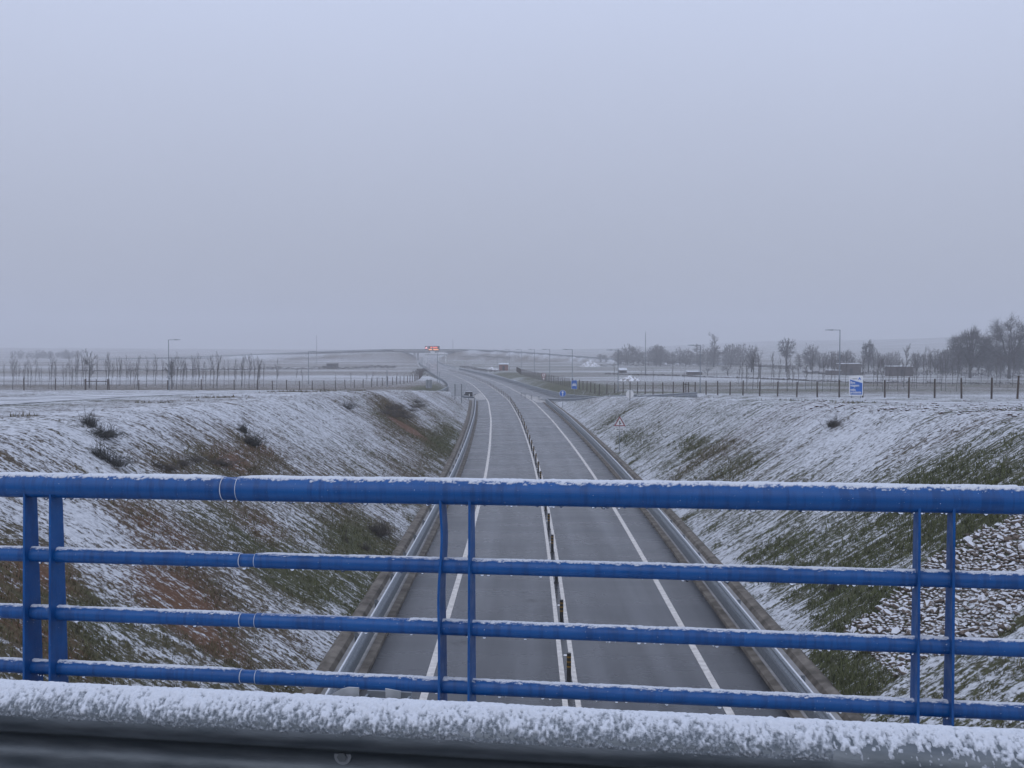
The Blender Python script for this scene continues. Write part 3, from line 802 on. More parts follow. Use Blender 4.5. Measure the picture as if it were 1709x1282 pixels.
# the ramp-side returns at the two noses
barrier([(float(cx(178)) - 6.05, 178.3, 0.06), (-7.9, 177.4, 0.2), (-10.0, 176.0, 0.5), (-12.5, 171, 1.0), (-15.5, 160, 1.9)], 1, 'short steel barrier return running from the black barrier end behind the bank')
_rr = [(float(cx(173)) + 5.9, 173.3, 0.06), (7.0, 170.5, 0.1), (8.4, 165, 0.35), (10.6, 158, 0.8), (13.2, 150, 1.45), (16.4, 138, 2.2)]
barrier(smooth_path(_rr, 5), 1, 'doubled steel barrier curving off beside the exit ramp below the blue arrow sign', doubled=True)
_rb = [(450, 6.3), (400, 6.3), (369, 6.4), (325, 6.9), (271, 7.6), (226, 8.6), (205, 9.5), (190, 11.0), (178, 13.2), (166, 16.4), (152, 20.3), (138, 23.6)]
_rbp = []
for y, t in _rb:
    x = float(cx(y)) + t
    _rbp.append((x, y, max(0.02, float(height(np.array([x]), np.array([float(y)]))[0])) + 0.02))
barrier(smooth_path(_rbp, 6), 1, 'long steel barrier with lower rail along the outside of the right-hand curve', skirt=True)
_lr = [(-15.6, 180), (-15.2, 192), (-14.4, 204), (-14.25, 218), (-14.3, 232), (-15.9, 254), (-18.6, 281), (-21.3, 303), (-26.6, 350), (-33.5, 410), (-40, 470)]
_lrp = [(x, y, float(height(np.array([x]), np.array([float(y)]))[0]) + 0.03) for x, y in _lr]
barrier(smooth_path(_lrp, 6), 1, 'curved steel barrier with lower rail bending round the ramp mouth beside the fence', skirt=True)
barrier(along(6.4, 470, 790, 10), -1, 'far steel barrier running under the message board and bridge, on the embankment side')
barrier(along(-6.4, 480, 790, 10), 1, 'far steel barrier beside the road, opposite the embankment, below the message board')

# black padded end of the left nose
ab = at(782, 197, 0.0)
root = thing('barrier_end', 'black box-shaped barrier end with white stripe at the ramp nose', 'barrier end', ab)
mb = MB(); mb.add([(-0.72, 0, 0), (0.72, 0, 0), (0.72, 1.6, 0), (-0.72, 1.6, 0), (-0.62, 0.05, .85), (0.70, 0.05, .90), (0.70, 1.5, .90), (-0.62, 1.5, .85)],
                  [(0, 3, 2, 1), (4, 5, 6, 7), (0, 1, 5, 4), (1, 2, 6, 5), (2, 3, 7, 6), (3, 0, 4, 7)])
mb.build('body', M['black'], root)
mb = MB(); mb.box(0.08, 0.22, -0.03, -0.005, 0.0, 0.5); mb.build('stripe', M['white'], root)
mb = MB(); mb.box(-0.6, 0.68, 0.3, 1.48, 0.90, 0.95); mb.build('snow', M['frost'], root)
mb = MB(); mb.box(-0.95, -0.73, 0.2, 1.4, 0, 0.42); mb.build('foot', M['black'], root)

# ------------------------------------------------------------------ lane posts between the centre lines
bol = thing('lane_post', 'black lane post with yellow bands just above the lowest blue rail', 'bollard', (float(cx(28)), 28, 0), group='posts between the centre lines')
mb = MB(); mb.tube([(0, 0, 0.03), (0, 0, 0.80)], 0.06, 10); lp = mb.build('post', M['black'], bol)
mb = MB(); mb.tube([(0, 0, 0.0), (0, 0, 0.03)], [0.11, 0.095], 10); mb.build('base', M['black'], bol)
for z in (0.42, 0.55, 0.68):
    mb = MB(); mb.tube([(0, 0, z), (0, 0, z + 0.042)], 0.0635, 10); mb.build('band', M['yellow'], lp)
LPL = ['black lane post with yellow bands standing just above the third blue rail from the top', 'black lane post with its foot showing just below the second blue rail',
       'black lane post standing just above the second blue rail', 'black lane post hanging right below the top blue rail']
y = 34.0; k = 0
while y < 428:
    copy_tree(bol, (float(cx(y)), y, 0.0), random.uniform(0, 6), label=LPL[k] if k < 4 else 'small black lane post in the double-line row beyond the top blue rail'); y += 6.0; k += 1
stud = MB(); stud.add([(-.06, -.05, 0), (.06, -.05, 0), (.06, .05, 0), (-.06, .05, 0), (-.05, -.02, .02), (.05, -.02, .02), (.05, .02, .02), (-.05, .02, .02)],
                      [(4, 5, 6, 7), (0, 1, 5, 4), (1, 2, 6, 5), (2, 3, 7, 6), (3, 0, 4, 7)])
sm_ = stud.mesh('road_stud', M['white'])
y = 24.5
while y < 80:
    tag(link('road_stud', sm_, None, (float(cx(y)), y, 0.002)), 'small white reflective stud between the double centre lines', 'road stud', 'studs between the centre lines'); y += 6.0
gb = None
for i, (px, py) in enumerate([(870, 661), (876.5, 663.5), (887, 665.5), (899.5, 668.5)]):
    p = hit(px, py); p.z = 0.0
    lab = ['first', 'second', 'third', 'fourth'][i] + ' slim green-grey marker post from the road across the ramp nose'
    g = thing('marker_post', lab, 'bollard', p, group='marker posts on the exit nose')
    mb = MB(); mb.tube([(0, 0, 0.0), (0, 0, 0.98)], 0.055, 8); mb.build('post', M['galv_dark'], g)
    mb = MB(); mb.tube([(0, 0, 0.80), (0, 0, 0.90)], 0.058, 8); mb.build('band', M['white'], g)

# ------------------------------------------------------------------ bridge under the viewer, blue railing, near crash barrier
TH = R(9.5)
NV = Vector((math.sin(TH), math.cos(TH), 0)); TV = Vector((math.cos(TH), -math.sin(TH), 0))
GRADE = 0.0078
def br(s, d, dz):
    """point of the bridge: s along the railing, d out from the viewer, dz below (-) the eye at s = 0"""
    return NV * d + TV * s + Vector((0, 0, EYE + dz + GRADE * s))
BR_Z = -1.78
root_b = thing('overpass_bridge', 'concrete bridge deck under the viewer carrying the blue railing', 'bridge', br(0, 0, BR_Z))
def deck_box(d0, d1, z0, z1, name, mat, s0=-34, s1=36):
    mb = MB(); o = br(0, 0, BR_Z)
    q = [br(s, d, z) - o for z in (z0, z1) for (s, d) in ((s0, d0), (s1, d0), (s1, d1), (s0, d1))]
    mb.add(q, [(0, 3, 2, 1), (4, 5, 6, 7), (0, 1, 5, 4), (1, 2, 6, 5), (2, 3, 7, 6), (3, 0, 4, 7)])
    return mb.build(name, mat, root_b)
deck_box(-7.5, 4.72, BR_Z - 1.0, BR_Z, 'deck', M['concrete'])
deck_box(2.95, 4.70, BR_Z + 0.003, BR_Z + 0.14, 'footway', M['concrete'])
deck_box(-6.5, 2.3, BR_Z + 0.002, BR_Z + 0.012, 'roadway', M['asphalt'])
deck_box(2.3, 2.949, BR_Z + 0.003, BR_Z + 0.03, 'snow_strip', M['snow'])
deck_box(3.05, 4.3, BR_Z + 0.141, BR_Z + 0.16, 'snow_strip', M['snow'])

rail_root = thing('bridge_railing', 'bright blue tubular bridge railing with snow on its rails', 'railing', br(0, 4.5, BR_Z + 0.14))
RO = br(0, 4.5, BR_Z + 0.14)
def rel_(s, d, dz): return br(s, d, dz) - RO
TUBES = [(-0.6235, 0.056), (-0.9520, 0.0335), (-1.2275, 0.0335), (-1.4885, 0.0335)]
joints = [-2.05, -1.974, -1.974, -1.974]
def tube_rail(dz, r, jt):
    for (a, b) in ((-6.9, jt - 0.036), (jt + 0.036, 3.95)):
        mb = MB(); mb.tube([rel_(a, 4.5, dz), rel_(b, 4.5, dz)], r, 40)
        mb.build('rail', M['blue'], rail_root, smooth=False)
    mb = MB(); mb.tube([rel_(jt - 0.06, 4.5, dz), rel_(jt + 0.06, 4.5, dz)], r - 0.0035, 40)
    slv = mb.build('sleeve', M['blue'], rail_root)
    for sgn in (-1, 1):
        mb = MB(); mb.tube([rel_(jt + sgn * 0.0375, 4.5, dz), rel_(jt + sgn * 0.0355, 4.5, dz)], r + (0.0008 if r > 0.05 else 0.0002), 40)
        mb.build('ice_ring', M['frost'], slv)
def snow_on_tube(dz, r, jt, seed, thick, hang):
    s = np.concatenate([np.arange(-6.85, -3.4, 0.014), np.arange(-3.4, 1.5, 0.0055), np.arange(1.5, 3.9, 0.014)]); e = np.linspace(-1.15, 1.15, 25)     # angle off the top, + toward the viewer
    S, A = np.meshgrid(s, e, indexing='ij')
    n1 = fbm(S * 9, A * 2 + 3, seed, 3); n2 = fbm(S * 42, A * 6, seed + 50, 3, 0.6); n3 = vnoise(S * 150, A * 14, seed + 90)
    edge = hang + 0.30 * (fbm(s * 5, s * 0 + 1.7, seed + 7, 4)[:, None] - 0.5) + 0.75 * (n2 - 0.5) + 0.25 * (n3 - 0.5)
    body = 1 - sstep(edge - 0.36, edge + 0.06, np.abs(A))
    jd = np.abs(S - jt)
    body = body * (0.25 + 0.75 * sstep(0.0, 0.12, jd))
    th = thick * body * (0.45 + 0.75 * n1 + 0.5 * (n2 - 0.4)) + (n3 - 0.5) * 0.0025 * body - 0.0016
    # the odd bare gap
    th = np.where(fbm(S * 2.2, A * 0 + 9, seed + 3, 3) < 0.24, th * 0.5 - 0.0012, th)
    amt = np.clip((th + 0.0004) / 0.0042, 0, 1)
    th = np.where(body > 0.03, np.maximum(th, 0.0004), th)
    rad = r + th - 0.0042 * (jd < 0.0365)
    rad = np.where((body <= 0.01) & (jd < 0.05), r - 0.008, rad)
    C = np.stack([np.outer(s, [TV.x, TV.y, GRADE])], 0)[0] + np.array(list(rel_(0, 4.5, dz)))
    up = np.array([0, 0, 1.0]); fr = -np.array(list(NV))
    V = C[:, None, :] + rad[..., None] * (np.cos(A)[..., None] * up + np.sin(A)[..., None] * fr)
    me = mesh_np('snow', V.reshape(-1, 3), grid_faces(*S.shape)[:, ::-1], M['snow_blue'], True)
    at_ = me.attributes.new('amt', 'FLOAT', 'POINT'); at_.data.foreach_set('value', amt.astype(np.float32).ravel())
    o = link('snow', me, rail_root); tag(o, kind='stuff')
def drops_under(dz, r, seed, n):
    rg = np.random.default_rng(seed); mb = MB()
    for i in range(n):
        s = rg.uniform(-4.2, 2.2); h = rg.uniform(0.004, 0.011); w = h * rg.uniform(0.7, 1.3)
        c = rel_(s, 4.5 - rg.uniform(-0.006, 0.010), dz - r + 0.001)
        k = 6; vs_ = []
        for (f, q) in ((1.0, 0.0), (0.9, -0.45), (0.5, -0.85)):
            for j in range(k):
                a = 2 * math.pi * j / k
                vs_.append((c.x + w * f * math.cos(a), c.y + w * f * math.sin(a), c.z + h * q))
        vs_.append((c.x, c.y, c.z - h))
        fs = [(a * k + j, (a + 1) * k + j, (a + 1) * k + (j + 1) % k, a * k + (j + 1) % k) for a in range(2) for j in range(k)]
        fs += [(2 * k + j, 3 * k, 2 * k + (j + 1) % k) for j in range(k)]
        mb.add(vs_, fs)
    o = mb.build('meltwater', M['water'], rail_root, smooth=True); tag(o, kind='stuff')
for i, ((dz, r), jt) in enumerate(zip(TUBES, joints)):
    tube_rail(dz, r, jt)
    snow_on_tube(dz, r, jt, 100 + i * 7, 0.0085 if i == 0 else 0.0065, 0.66 if i == 0 else 0.56)
    drops_under(dz, r, 5 + i, 150 if i == 0 else 80)
def plate(s, bent=False):
    """one upright flat bar, edge to the road, tapering upward"""
    zs = np.linspace(BR_Z + 0.14, TUBES[0][0] - 0.02, 26)
    mb = MB(); vs_ = []
    for z in zs:
        f = (z - zs[0]) / (zs[-1] - zs[0])
        wdt = 0.150 - 0.058 * f
        ds = 0.0
        if bent:
            ds = 0.010 * math.exp(-((f - 0.82) / 0.13) ** 2) - 0.004 * math.exp(-((f - 0.55) / 0.12) ** 2)
        for (a, b) in ((-0.5, -wdt / 2), (0.5, -wdt / 2), (0.5, wdt / 2), (-0.5, wdt / 2)):
            vs_.append(rel_(s + a * 0.010 + ds, 4.5 + b, z))
    fs = [(0, 1, 2, 3)]
    n = len(zs)
    for i in range(n - 1):
        for k in range(4):
            fs.append((i * 4 + k, (i + 1) * 4 + k, (i + 1) * 4 + (k + 1) % 4, i * 4 + (k + 1) % 4))
    fs.append(tuple((n - 1) * 4 + k for k in (3, 2, 1, 0)))
    mb.add(vs_, fs)
    o = mb.build('post', M['blue'], rail_root)
    if bent: o['label'] = 'buckled blue upright, bent sideways near its top'
for c in (-5, -3, -1, 1, 3):
    for k in (-0.0665, 0.0665):
        plate(c + k, bent=(c == -1 and k < 0))
    mb = MB(); mb.add([rel_(c + a, 4.5 + b, BR_Z + z) for z in (0.14, 0.155) for (a, b) in ((-.14, -.12), (.14, -.12), (.14, .12), (-.14, .12))],
                      [(0, 3, 2, 1), (4, 5, 6, 7), (0, 1, 5, 4), (1, 2, 6, 5), (2, 3, 7, 6), (3, 0, 4, 7)])
    mb.build('foot_plate', M['blue'], rail_root)

# near crash barrier
GD = 2.53
GTOP = -0.882
gr_root = thing('crash_barrier', 'snow-topped galvanised barrier beam right below the viewer, in front of the railing', 'barrier', br(0, GD, BR_Z + 0.03))
GO = br(0, GD, BR_Z + 0.03)
def gpt(s, u, v): return br(s, GD - u, GTOP + v) - GO        # u toward the viewer
_ctrl = [(0.0, 0.0), (0.010, -0.002), (0.030, -0.012), (0.055, -0.028), (0.072, -0.046), (0.080, -0.066), (0.081, -0.086), (0.070, -0.104), (0.046, -0.118), (0.024, -0.129), (0.012, -0.142), (0.009, -0.158),
         (0.012, -0.174), (0.024, -0.190), (0.044, -0.204), (0.066, -0.220), (0.079, -0.238), (0.081, -0.252), (0.074, -0.270), (0.055, -0.288), (0.030, -0.302), (0.010, -0.309), (0.0, -0.311)]
prof = smooth_path(_ctrl, 3)
ss = np.linspace(-5.0, 3.4, 60)
V = np.array([[gpt(s, u, v) for (u, v) in prof] + [gpt(s, u - 0.004, v - (0.0)) for (u, v) in prof[::-1]] for s in ss])
npf = V.shape[1]
i0 = np.arange(len(ss) - 1)[:, None] * npf + np.arange(npf)[None, :]
i1 = np.arange(len(ss) - 1)[:, None] * npf + (np.arange(npf)[None, :] + 1) % npf
Fq = np.stack([i0, i1, i1 + npf, i0 + npf], -1).reshape(-1, 4)
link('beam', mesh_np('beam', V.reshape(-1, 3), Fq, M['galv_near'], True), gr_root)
# lap joint of the next sheet, a hair proud
ss2 = np.array([0.325, 0.335, 3.4])
V = np.array([[gpt(s, u + 0.004 - 0.004 * (s < 0.33), v - 0.001) for (u, v) in prof] for s in ss2])
link('lap_sheet', mesh_np('lap_sheet', V.reshape(-1, 3), grid_faces(len(ss2), len(prof)), M['galv_near'], True), gr_root)
# snow on the beam's shoulder
s = np.concatenate([np.arange(-4.95, -1.95, 0.012), np.arange(-1.95, 0.9, 0.0034), np.arange(0.9, 3.35, 0.012)])
pn = np.array(smooth_path([(-0.006, -0.012), (-0.004, 0.0), (0.010, -0.001), (0.030, -0.011), (0.055, -0.027), (0.074, -0.045), (0.082, -0.062), (0.080, -0.078)], 6))
tg = np.gradient(pn, axis=0); nr = np.stack([-tg[:, 1], tg[:, 0]], -1); nr /= np.linalg.norm(nr, axis=1)[:, None]
e = np.linspace(0, 1, len(pn))
S, Eg = np.meshgrid(s, e, indexing='ij')
n1 = fbm(S * 6, Eg * 1.2, 301, 3); n2 = fbm(S * 85, Eg * 10, 302, 3, 0.65); n3 = vnoise(S * 190, Eg * 22, 303)
edge = 0.62 + 0.14 * (fbm(S * 4, Eg * 0, 305, 4) - 0.5) + 0.34 * (n2 - 0.5) + 0.3 * (n3 - 0.5)
body = 1 - sstep(edge - 0.42, edge + 0.20, Eg)
th = 0.0075 * body * (0.5 + 0.6 * n1) + (n2 - 0.40) * 0.0042 * np.clip(body * 2, 0, 1) + (n3 - 0.5) * 0.0018 * np.clip(body * 2, 0, 1) - 0.0010 - 0.002 * (body <= 0.02)
amt = np.clip((th + 0.0006) / 0.0052, 0, 1)
th = np.where(body > 0.02, np.maximum(th, 0.0002), th)
th = np.where(Eg < 0.04, -0.004, th)
U = pn[:, 0][None, :] + nr[:, 0][None, :] * -th * -1
Vv = pn[:, 1][None, :] + nr[:, 1][None, :] * th
U = pn[:, 0][None, :] + nr[:, 0][None, :] * th
# normals must point up and out
if nr[len(nr) // 2, 1] < 0:
    U = pn[:, 0][None, :] - nr[:, 0][None, :] * th; Vv = pn[:, 1][None, :] - nr[:, 1][None, :] * th
base = np.array(list(gpt(0, 0, 0)))
V = base + S[..., None] * np.array([TV.x, TV.y, GRADE]) - U[..., None] * np.array(list(NV)) + Vv[..., None] * np.array([0, 0, 1.0])
me = mesh_np('snow', V.reshape(-1, 3), grid_faces(*S.shape), M['snow_steel'], True)
at_ = me.attributes.new('amt', 'FLOAT', 'POINT'); at_.data.foreach_set('value', amt.astype(np.float32).ravel())
o = link('snow', me, gr_root); tag(o, kind='stuff')
for sb in (-4.85, -2.85, -0.856, 1.14, 3.1):
    # bolt with washer in the valley
    a = gpt(sb, 0.010, -0.143)
    mb = MB(); mb.tube([a, a - NV * 0.005], [0.023, 0.022], 24); b_ = mb.build('washer', M['signback'], gr_root)
    mb = MB(); mb.tube([a - NV * 0.0055, a - NV * 0.013], 0.0125, 6); mb.build('bolt_head', M['galv_dark'], b_)
    # channel post and spacer behind the beam; their cut ends show above it
    def bx(s0, s1, u0, u1, v0, v1, name, mat):
        mb = MB(); mb.add([gpt(s_, u_, v_) for v_ in (v0, v1) for (s_, u_) in ((s0, u1), (s1, u1), (s1, u0), (s0, u0))],
                          [(0, 3, 2, 1), (4, 5, 6, 7), (0, 1, 5, 4), (1, 2, 6, 5), (2, 3, 7, 6), (3, 0, 4, 7)]); mb.build(name, mat, gr_root)
    bx(sb + 0.028, sb + 0.148, -0.110, -0.104, -0.86, -0.012, 'post', M['galv'])
    bx(sb + 0.028, sb + 0.034, -0.103, -0.020, -0.86, -0.02, 'post', M['galv'])
    bx(sb + 0.142, sb + 0.148, -0.103, -0.020, -0.86, -0.02, 'post', M['galv'])
    mb = MB(); mb.prism([(-0.036, 0), (0.044, 0), (0.044, 0.027), (0.016, 0.027), (-0.004, 0.021), (-0.022, 0.010)], gpt(sb - 0.015, -0.035, -0.008), TV, Vector((0, 0, 1)), 0.004); mb.build('spacer', M['spacer'], gr_root)
    mb = MB(); mb.prism([(0, 0), (0.038, 0), (0.040, 0.023), (-0.001, 0.028)], gpt(sb + 0.100, -0.035, -0.008), TV, Vector((0, 0, 1)), 0.004); mb.build('spacer', M['spacer'], gr_root)

# ------------------------------------------------------------------ stone apron beside the bridge
def stone_mesh(seed):
    rg = np.random.default_rng(seed)
    import bmesh
    bm = bmesh.new(); bmesh.ops.create_icosphere(bm, subdivisions=1, radius=0.5)
    for v in bm.verts:
        k = rg.uniform(0.72, 1.18); v.co *= k
        v.co.z *= 0.62; v.co.x *= 1.15
    for q in range(3):
        nn = Vector(rg.normal(size=3)).normalized()
        for v in bm.verts:
            d = v.co.dot(nn)
            if d > 0.34: v.co -= nn * (d - 0.34)
    me = bpy.data.meshes.new('stone'); bm.to_mesh(me); bm.free()
    me.materials.append(M['stone'])
    return me
STONES = [stone_mesh(s_) for s_ in range(8)]
apron = thing('stone_apron', 'bed of loose snow-capped stones on the grassy bank, next to the bridge', 'stones', hit(1580, 1000))
def apron_edge(t):
    f = (t - 8.1) / 9.9
    return 25.4 + 0.9 * np.exp(-f * 9) + 0.22 * np.sin(t * 2.3) + 0.15 * np.sin(t * 5.9), 31.3 - 1.6 * np.exp(-f * 7) + 0.3 * np.sin(t * 1.7 + 1) + 0.16 * np.sin(t * 4.7)
pts = []
rg = np.random.default_rng(77)
for i in range(60000):
    y = rg.uniform(25.0, 31.6); t = rg.uniform(8.1, 18.0)
    ylo, yhi = apron_edge(t); ylo += rg.normal(0, 0.12); yhi += rg.normal(0, 0.12)
    if not (ylo < y < yhi): continue
    pts.append((t, y))
pts = np.array(pts); keep = []
cell = {}
for (t, y) in pts:
    size = 0.12 + 0.20 * rg.random() ** 2.0
    k = (int(t / 0.25), int(y / 0.25)); ok = True
    for a in (-1, 0, 1):
        for b in (-1, 0, 1):
            for (t2, y2, s2) in cell.get((k[0] + a, k[1] + b), ()):
                if (t - t2) ** 2 * 1.35 + (y - y2) ** 2 < (0.40 * (size + s2)) ** 2: ok = False
    if ok:
        cell.setdefault(k, []).append((t, y, size)); keep.append((t, y, size))
keep = np.array(keep)
SX = cx(keep[:, 1]) + keep[:, 0]; SZ = height(SX, keep[:, 1])
# the picture shows most of the stones that stand farther down and nearer; show-largest order
vis = keep[:, 2] / np.hypot(SX, keep[:, 1]) * (SX / keep[:, 1] < 0.49)
order = np.argsort(-vis)
lo = Vector(apron.location)
rest_v, rest_f = [], []
tri = []
base_data = [(np.array([v.co[:] for v in me.vertices]), np.array([p.vertices[:] for p in me.polygons])) for me in STONES]
nv = 0
for rank, i in enumerate(order):
    t, y, size = keep[i]
    size *= 1.12
    rot = (rg.uniform(-.35, .35), rg.uniform(-.2, .2) - math.atan(SL) * 0.7, rg.uniform(0, 6.28))
    p = Vector((SX[i], y, SZ[i] + size * 0.16))
    sc = (size * rg.uniform(.9, 1.25), size * rg.uniform(.8, 1.05), size * rg.uniform(.8, 1.25))
    k = int(rg.integers(0, 8))
    if rank < 300:
        link('stone', STONES[k], apron, p - lo, rot, sc)
    else:
        from mathutils import Euler
        Mx = np.array(Euler(rot).to_matrix()) @ np.diag(sc)
        v, f = base_data[k]
        rest_v.append(v @ Mx.T + np.array(p - lo)); rest_f.append(f + nv); nv += len(v)
if rest_v:
    o = link('small_stones', mesh_np('small_stones', np.vstack(rest_v), np.vstack(rest_f), M['stone']), apron); tag(o, kind='stuff')

# clods of earth along the crest of the bank
def scatter_clods(pxs, n, seed, name, label):
    rg = np.random.default_rng(seed); vs_, fs = [], []; nv = 0
    for i in range(n):
        px = rg.uniform(*pxs[0]); py = rg.normal(pxs[1][0] + (px - pxs[0][0]) * pxs[1][2], pxs[1][1])
        p = hit(px, py)
        v, f = base_data[int(rg.integers(0, 8))]
        sz = rg.uniform(0.06, 0.26)
        a = rg.uniform(0, 6.28)
        Mx = np.array([[math.cos(a), -math.sin(a), 0], [math.sin(a), math.cos(a), 0], [0, 0, 1]]) * sz
        vs_.append(v @ Mx.T + np.array([p.x, p.y, p.z + sz * 0.08])); fs.append(f + nv); nv += len(v)
    o = link(name, mesh_np(name, np.vstack(vs_), np.vstack(fs), M['clod'])); tag(o, label, 'clods', kind='stuff')
scatter_clods(((1340, 1709), (676, 5, 0.02)), 420, 5, 'earth_clods', 'snow-dusted brown earth clods strewn along the crest below the blue greeting board')

# ------------------------------------------------------------------ grass tufts on the banks
def grass():
    rg = np.random.default_rng(9)
    N = 240000
    y = 17 + 95 * rg.random(N) ** 1.7
    sgn = np.where(rg.random(N) < 0.5, -1, 1)
    t = sgn * (6.95 + 15 * rg.random(N))
    x = cx(y) + t
    # coverage at the spot, from the same grid
    iy = np.clip(np.searchsorted(YY, y), 1, len(YY) - 1); it = np.clip(np.searchsorted(TT, t), 1, len(TT) - 1)
    c = cov[iy, it]; g = green[iy, it]; so = soil[iy, it]
    ok = (c < 0.46 - 0.32 * rg.random(N)) & (so < 0.6)
    ea, eb = apron_edge(t)
    ok &= ~((sgn > 0) & (t > 8.1) & (y > ea) & (y < eb))
    inview = np.abs(x / y) < 0.54
    ok &= inview
    x, y, t, g = x[ok], y[ok], t[ok], g[ok]
    z = gZ2[iy[ok], it[ok]]
    n = len(x)
    B = 4
    a = rg.uniform(0, 2 * math.pi, (n, B)); h = rg.uniform(0.05, 0.17, (n, B)) * (1 + 0.8 * rg.random((n, 1)) ** 3); w = rg.uniform(0.006, 0.014, (n, B)) * (1 + y[:, None] / 70)
    jx = rg.normal(0, 0.05, (n, B)); jy = rg.normal(0, 0.05, (n, B))
    bx_ = x[:, None] + jx; by = y[:, None] + jy; bz = z[:, None] - 0.02 + jx * np.sign(t)[:, None] * SL
    lean = rg.uniform(0.2, 0.9, (n, B)) * h
    dx, dy = np.cos(a), np.sin(a)
    P0 = np.stack([bx_ - dy * w, by + dx * w, bz], -1); P1 = np.stack([bx_ + dy * w, by - dx * w, bz], -1)
    P2 = np.stack([bx_ + dx * lean, by + dy * lean, bz + h], -1)
    V = np.stack([P0, P1, P2], 2).reshape(-1, 3)
    F = np.arange(len(V)).reshape(-1, 3)
    me = mesh_np('grass', V, F, M['grass'])
    k = np.clip(g[:, None] + rg.normal(0, .2, (n, B)), 0, 1)[..., None]
    tint = np.array([0.135, 0.105, 0.062]) * (1 - k) + np.array([0.100, 0.110, 0.048]) * k
    tint = tint * rg.uniform(0.6, 1.35, (n, B, 1))
    tint = np.repeat(np.concatenate([tint, np.ones((n, B, 1))], -1).reshape(-1, 4), 3, 0).astype(np.float32)
    at_ = me.attributes.new('tint', 'FLOAT_COLOR', 'POINT'); at_.data.foreach_set('color', tint.ravel())
    tag(link('grass', me), 'short dry and green grass poking through the snow on the banks', 'grass', kind='stuff')
grass()

# ------------------------------------------------------------------ bare trees and shrubs
def tubes_np(segs, n):
    """many tapered tubes at once: rows of p0, p1, r0, r1"""
    A = np.array(segs, float)
    p0, p1, r0, r1 = A[:, 0:3], A[:, 3:6], A[:, 6], A[:, 7]
    d = p1 - p0; d /= np.maximum(np.linalg.norm(d, axis=1), 1e-9)[:, None]
    up = np.where((np.abs(d[:, 2]) < 0.9)[:, None], np.array([0, 0, 1.0]), np.array([1.0, 0, 0]))
    a = np.cross(d, up); a /= np.maximum(np.linalg.norm(a, axis=1), 1e-9)[:, None]; b = np.cross(a, d)
    t = np.arange(n) * 2 * math.pi / n
    ring = np.cos(t)[None, :, None] * a[:, None, :] + np.sin(t)[None, :, None] * b[:, None, :]
    V = np.concatenate([p0[:, None] + ring * r0[:, None, None], p1[:, None] + ring * r1[:, None, None]], 1).reshape(-1, 3)
    k = np.arange(n); k2 = (k + 1) % n
    f = np.stack([k, k + n, k2 + n, k2], -1)
    F = (f[None] + (np.arange(len(A)) * 2 * n)[:, None, None]).reshape(-1, 4)
    return V, F

class Tree:
    def __init__(s, seed):
        s.r = np.random.default_rng(seed); s.tr = []; s.tw = []
    def seg(s, p0, p1, r0, r1, trunk, n):
        (s.tr if trunk else s.tw).append((*p0, *p1, r0, r1))
    def branch(s, p, d, L, r, lev, maxlev, par):
        rg = s.r
        nseg = 4 if lev == 0 else 3
        q = p.copy(); dd = d / np.linalg.norm(d)
        pts = [(q.copy(), r)]
        rmin = par['rmin']
        for i in range(nseg):
            dd = dd + rg.normal(0, par['wig'] * (0.5 if lev == 0 else 1), 3) + np.array([0, 0, par['up'] * (0.3 if lev == 0 else 1)])
            dd /= math.sqrt(dd.dot(dd))
            q2 = q + dd * L / nseg
            r2 = max(r * (1 - (i + 1) / nseg * par['taper'][min(lev, len(par['taper']) - 1)]), rmin)
            s.seg(q, q2, pts[-1][1], r2, lev <= par['trunk_lev'], 6 if lev == 0 else 3)
            q = q2; pts.append((q.copy(), r2))
        if lev >= maxlev: return
        nch = par['n'][lev]
        for c in range(nch):
            f = par['start'][lev] + (1 - par['start'][lev]) * ((c + rg.random()) / nch)
            k = min(int(f * nseg), nseg - 1); ff = f * nseg - k
            bp = pts[k][0] * (1 - ff) + pts[k + 1][0] * ff
            br_ = (pts[k][1] * (1 - ff) + pts[k + 1][1] * ff)
            ax = pts[k + 1][0] - pts[k][0]; ax /= np.linalg.norm(ax)
            rnd = rg.normal(size=3); rnd -= ax * rnd.dot(ax); rnd /= math.sqrt(rnd.dot(rnd))
            an = par['ang'][lev] * rg.uniform(0.7, 1.3)
            nd = ax * math.cos(an) + rnd * math.sin(an)
            s.branch(bp, nd, L * par['len'][lev] * rg.uniform(0.7, 1.2) * (1 - 0.45 * f * par['cone']), max(br_ * 0.55, rmin), lev + 1, maxlev, par)
    def arrays(s, which):
        L = s.tr if which == 'tr' else s.tw
        if not L: return np.zeros((3, 3)), np.array([[0, 1, 2, 2]])
        return tubes_np(L, 5 if which == 'tr' else 3)

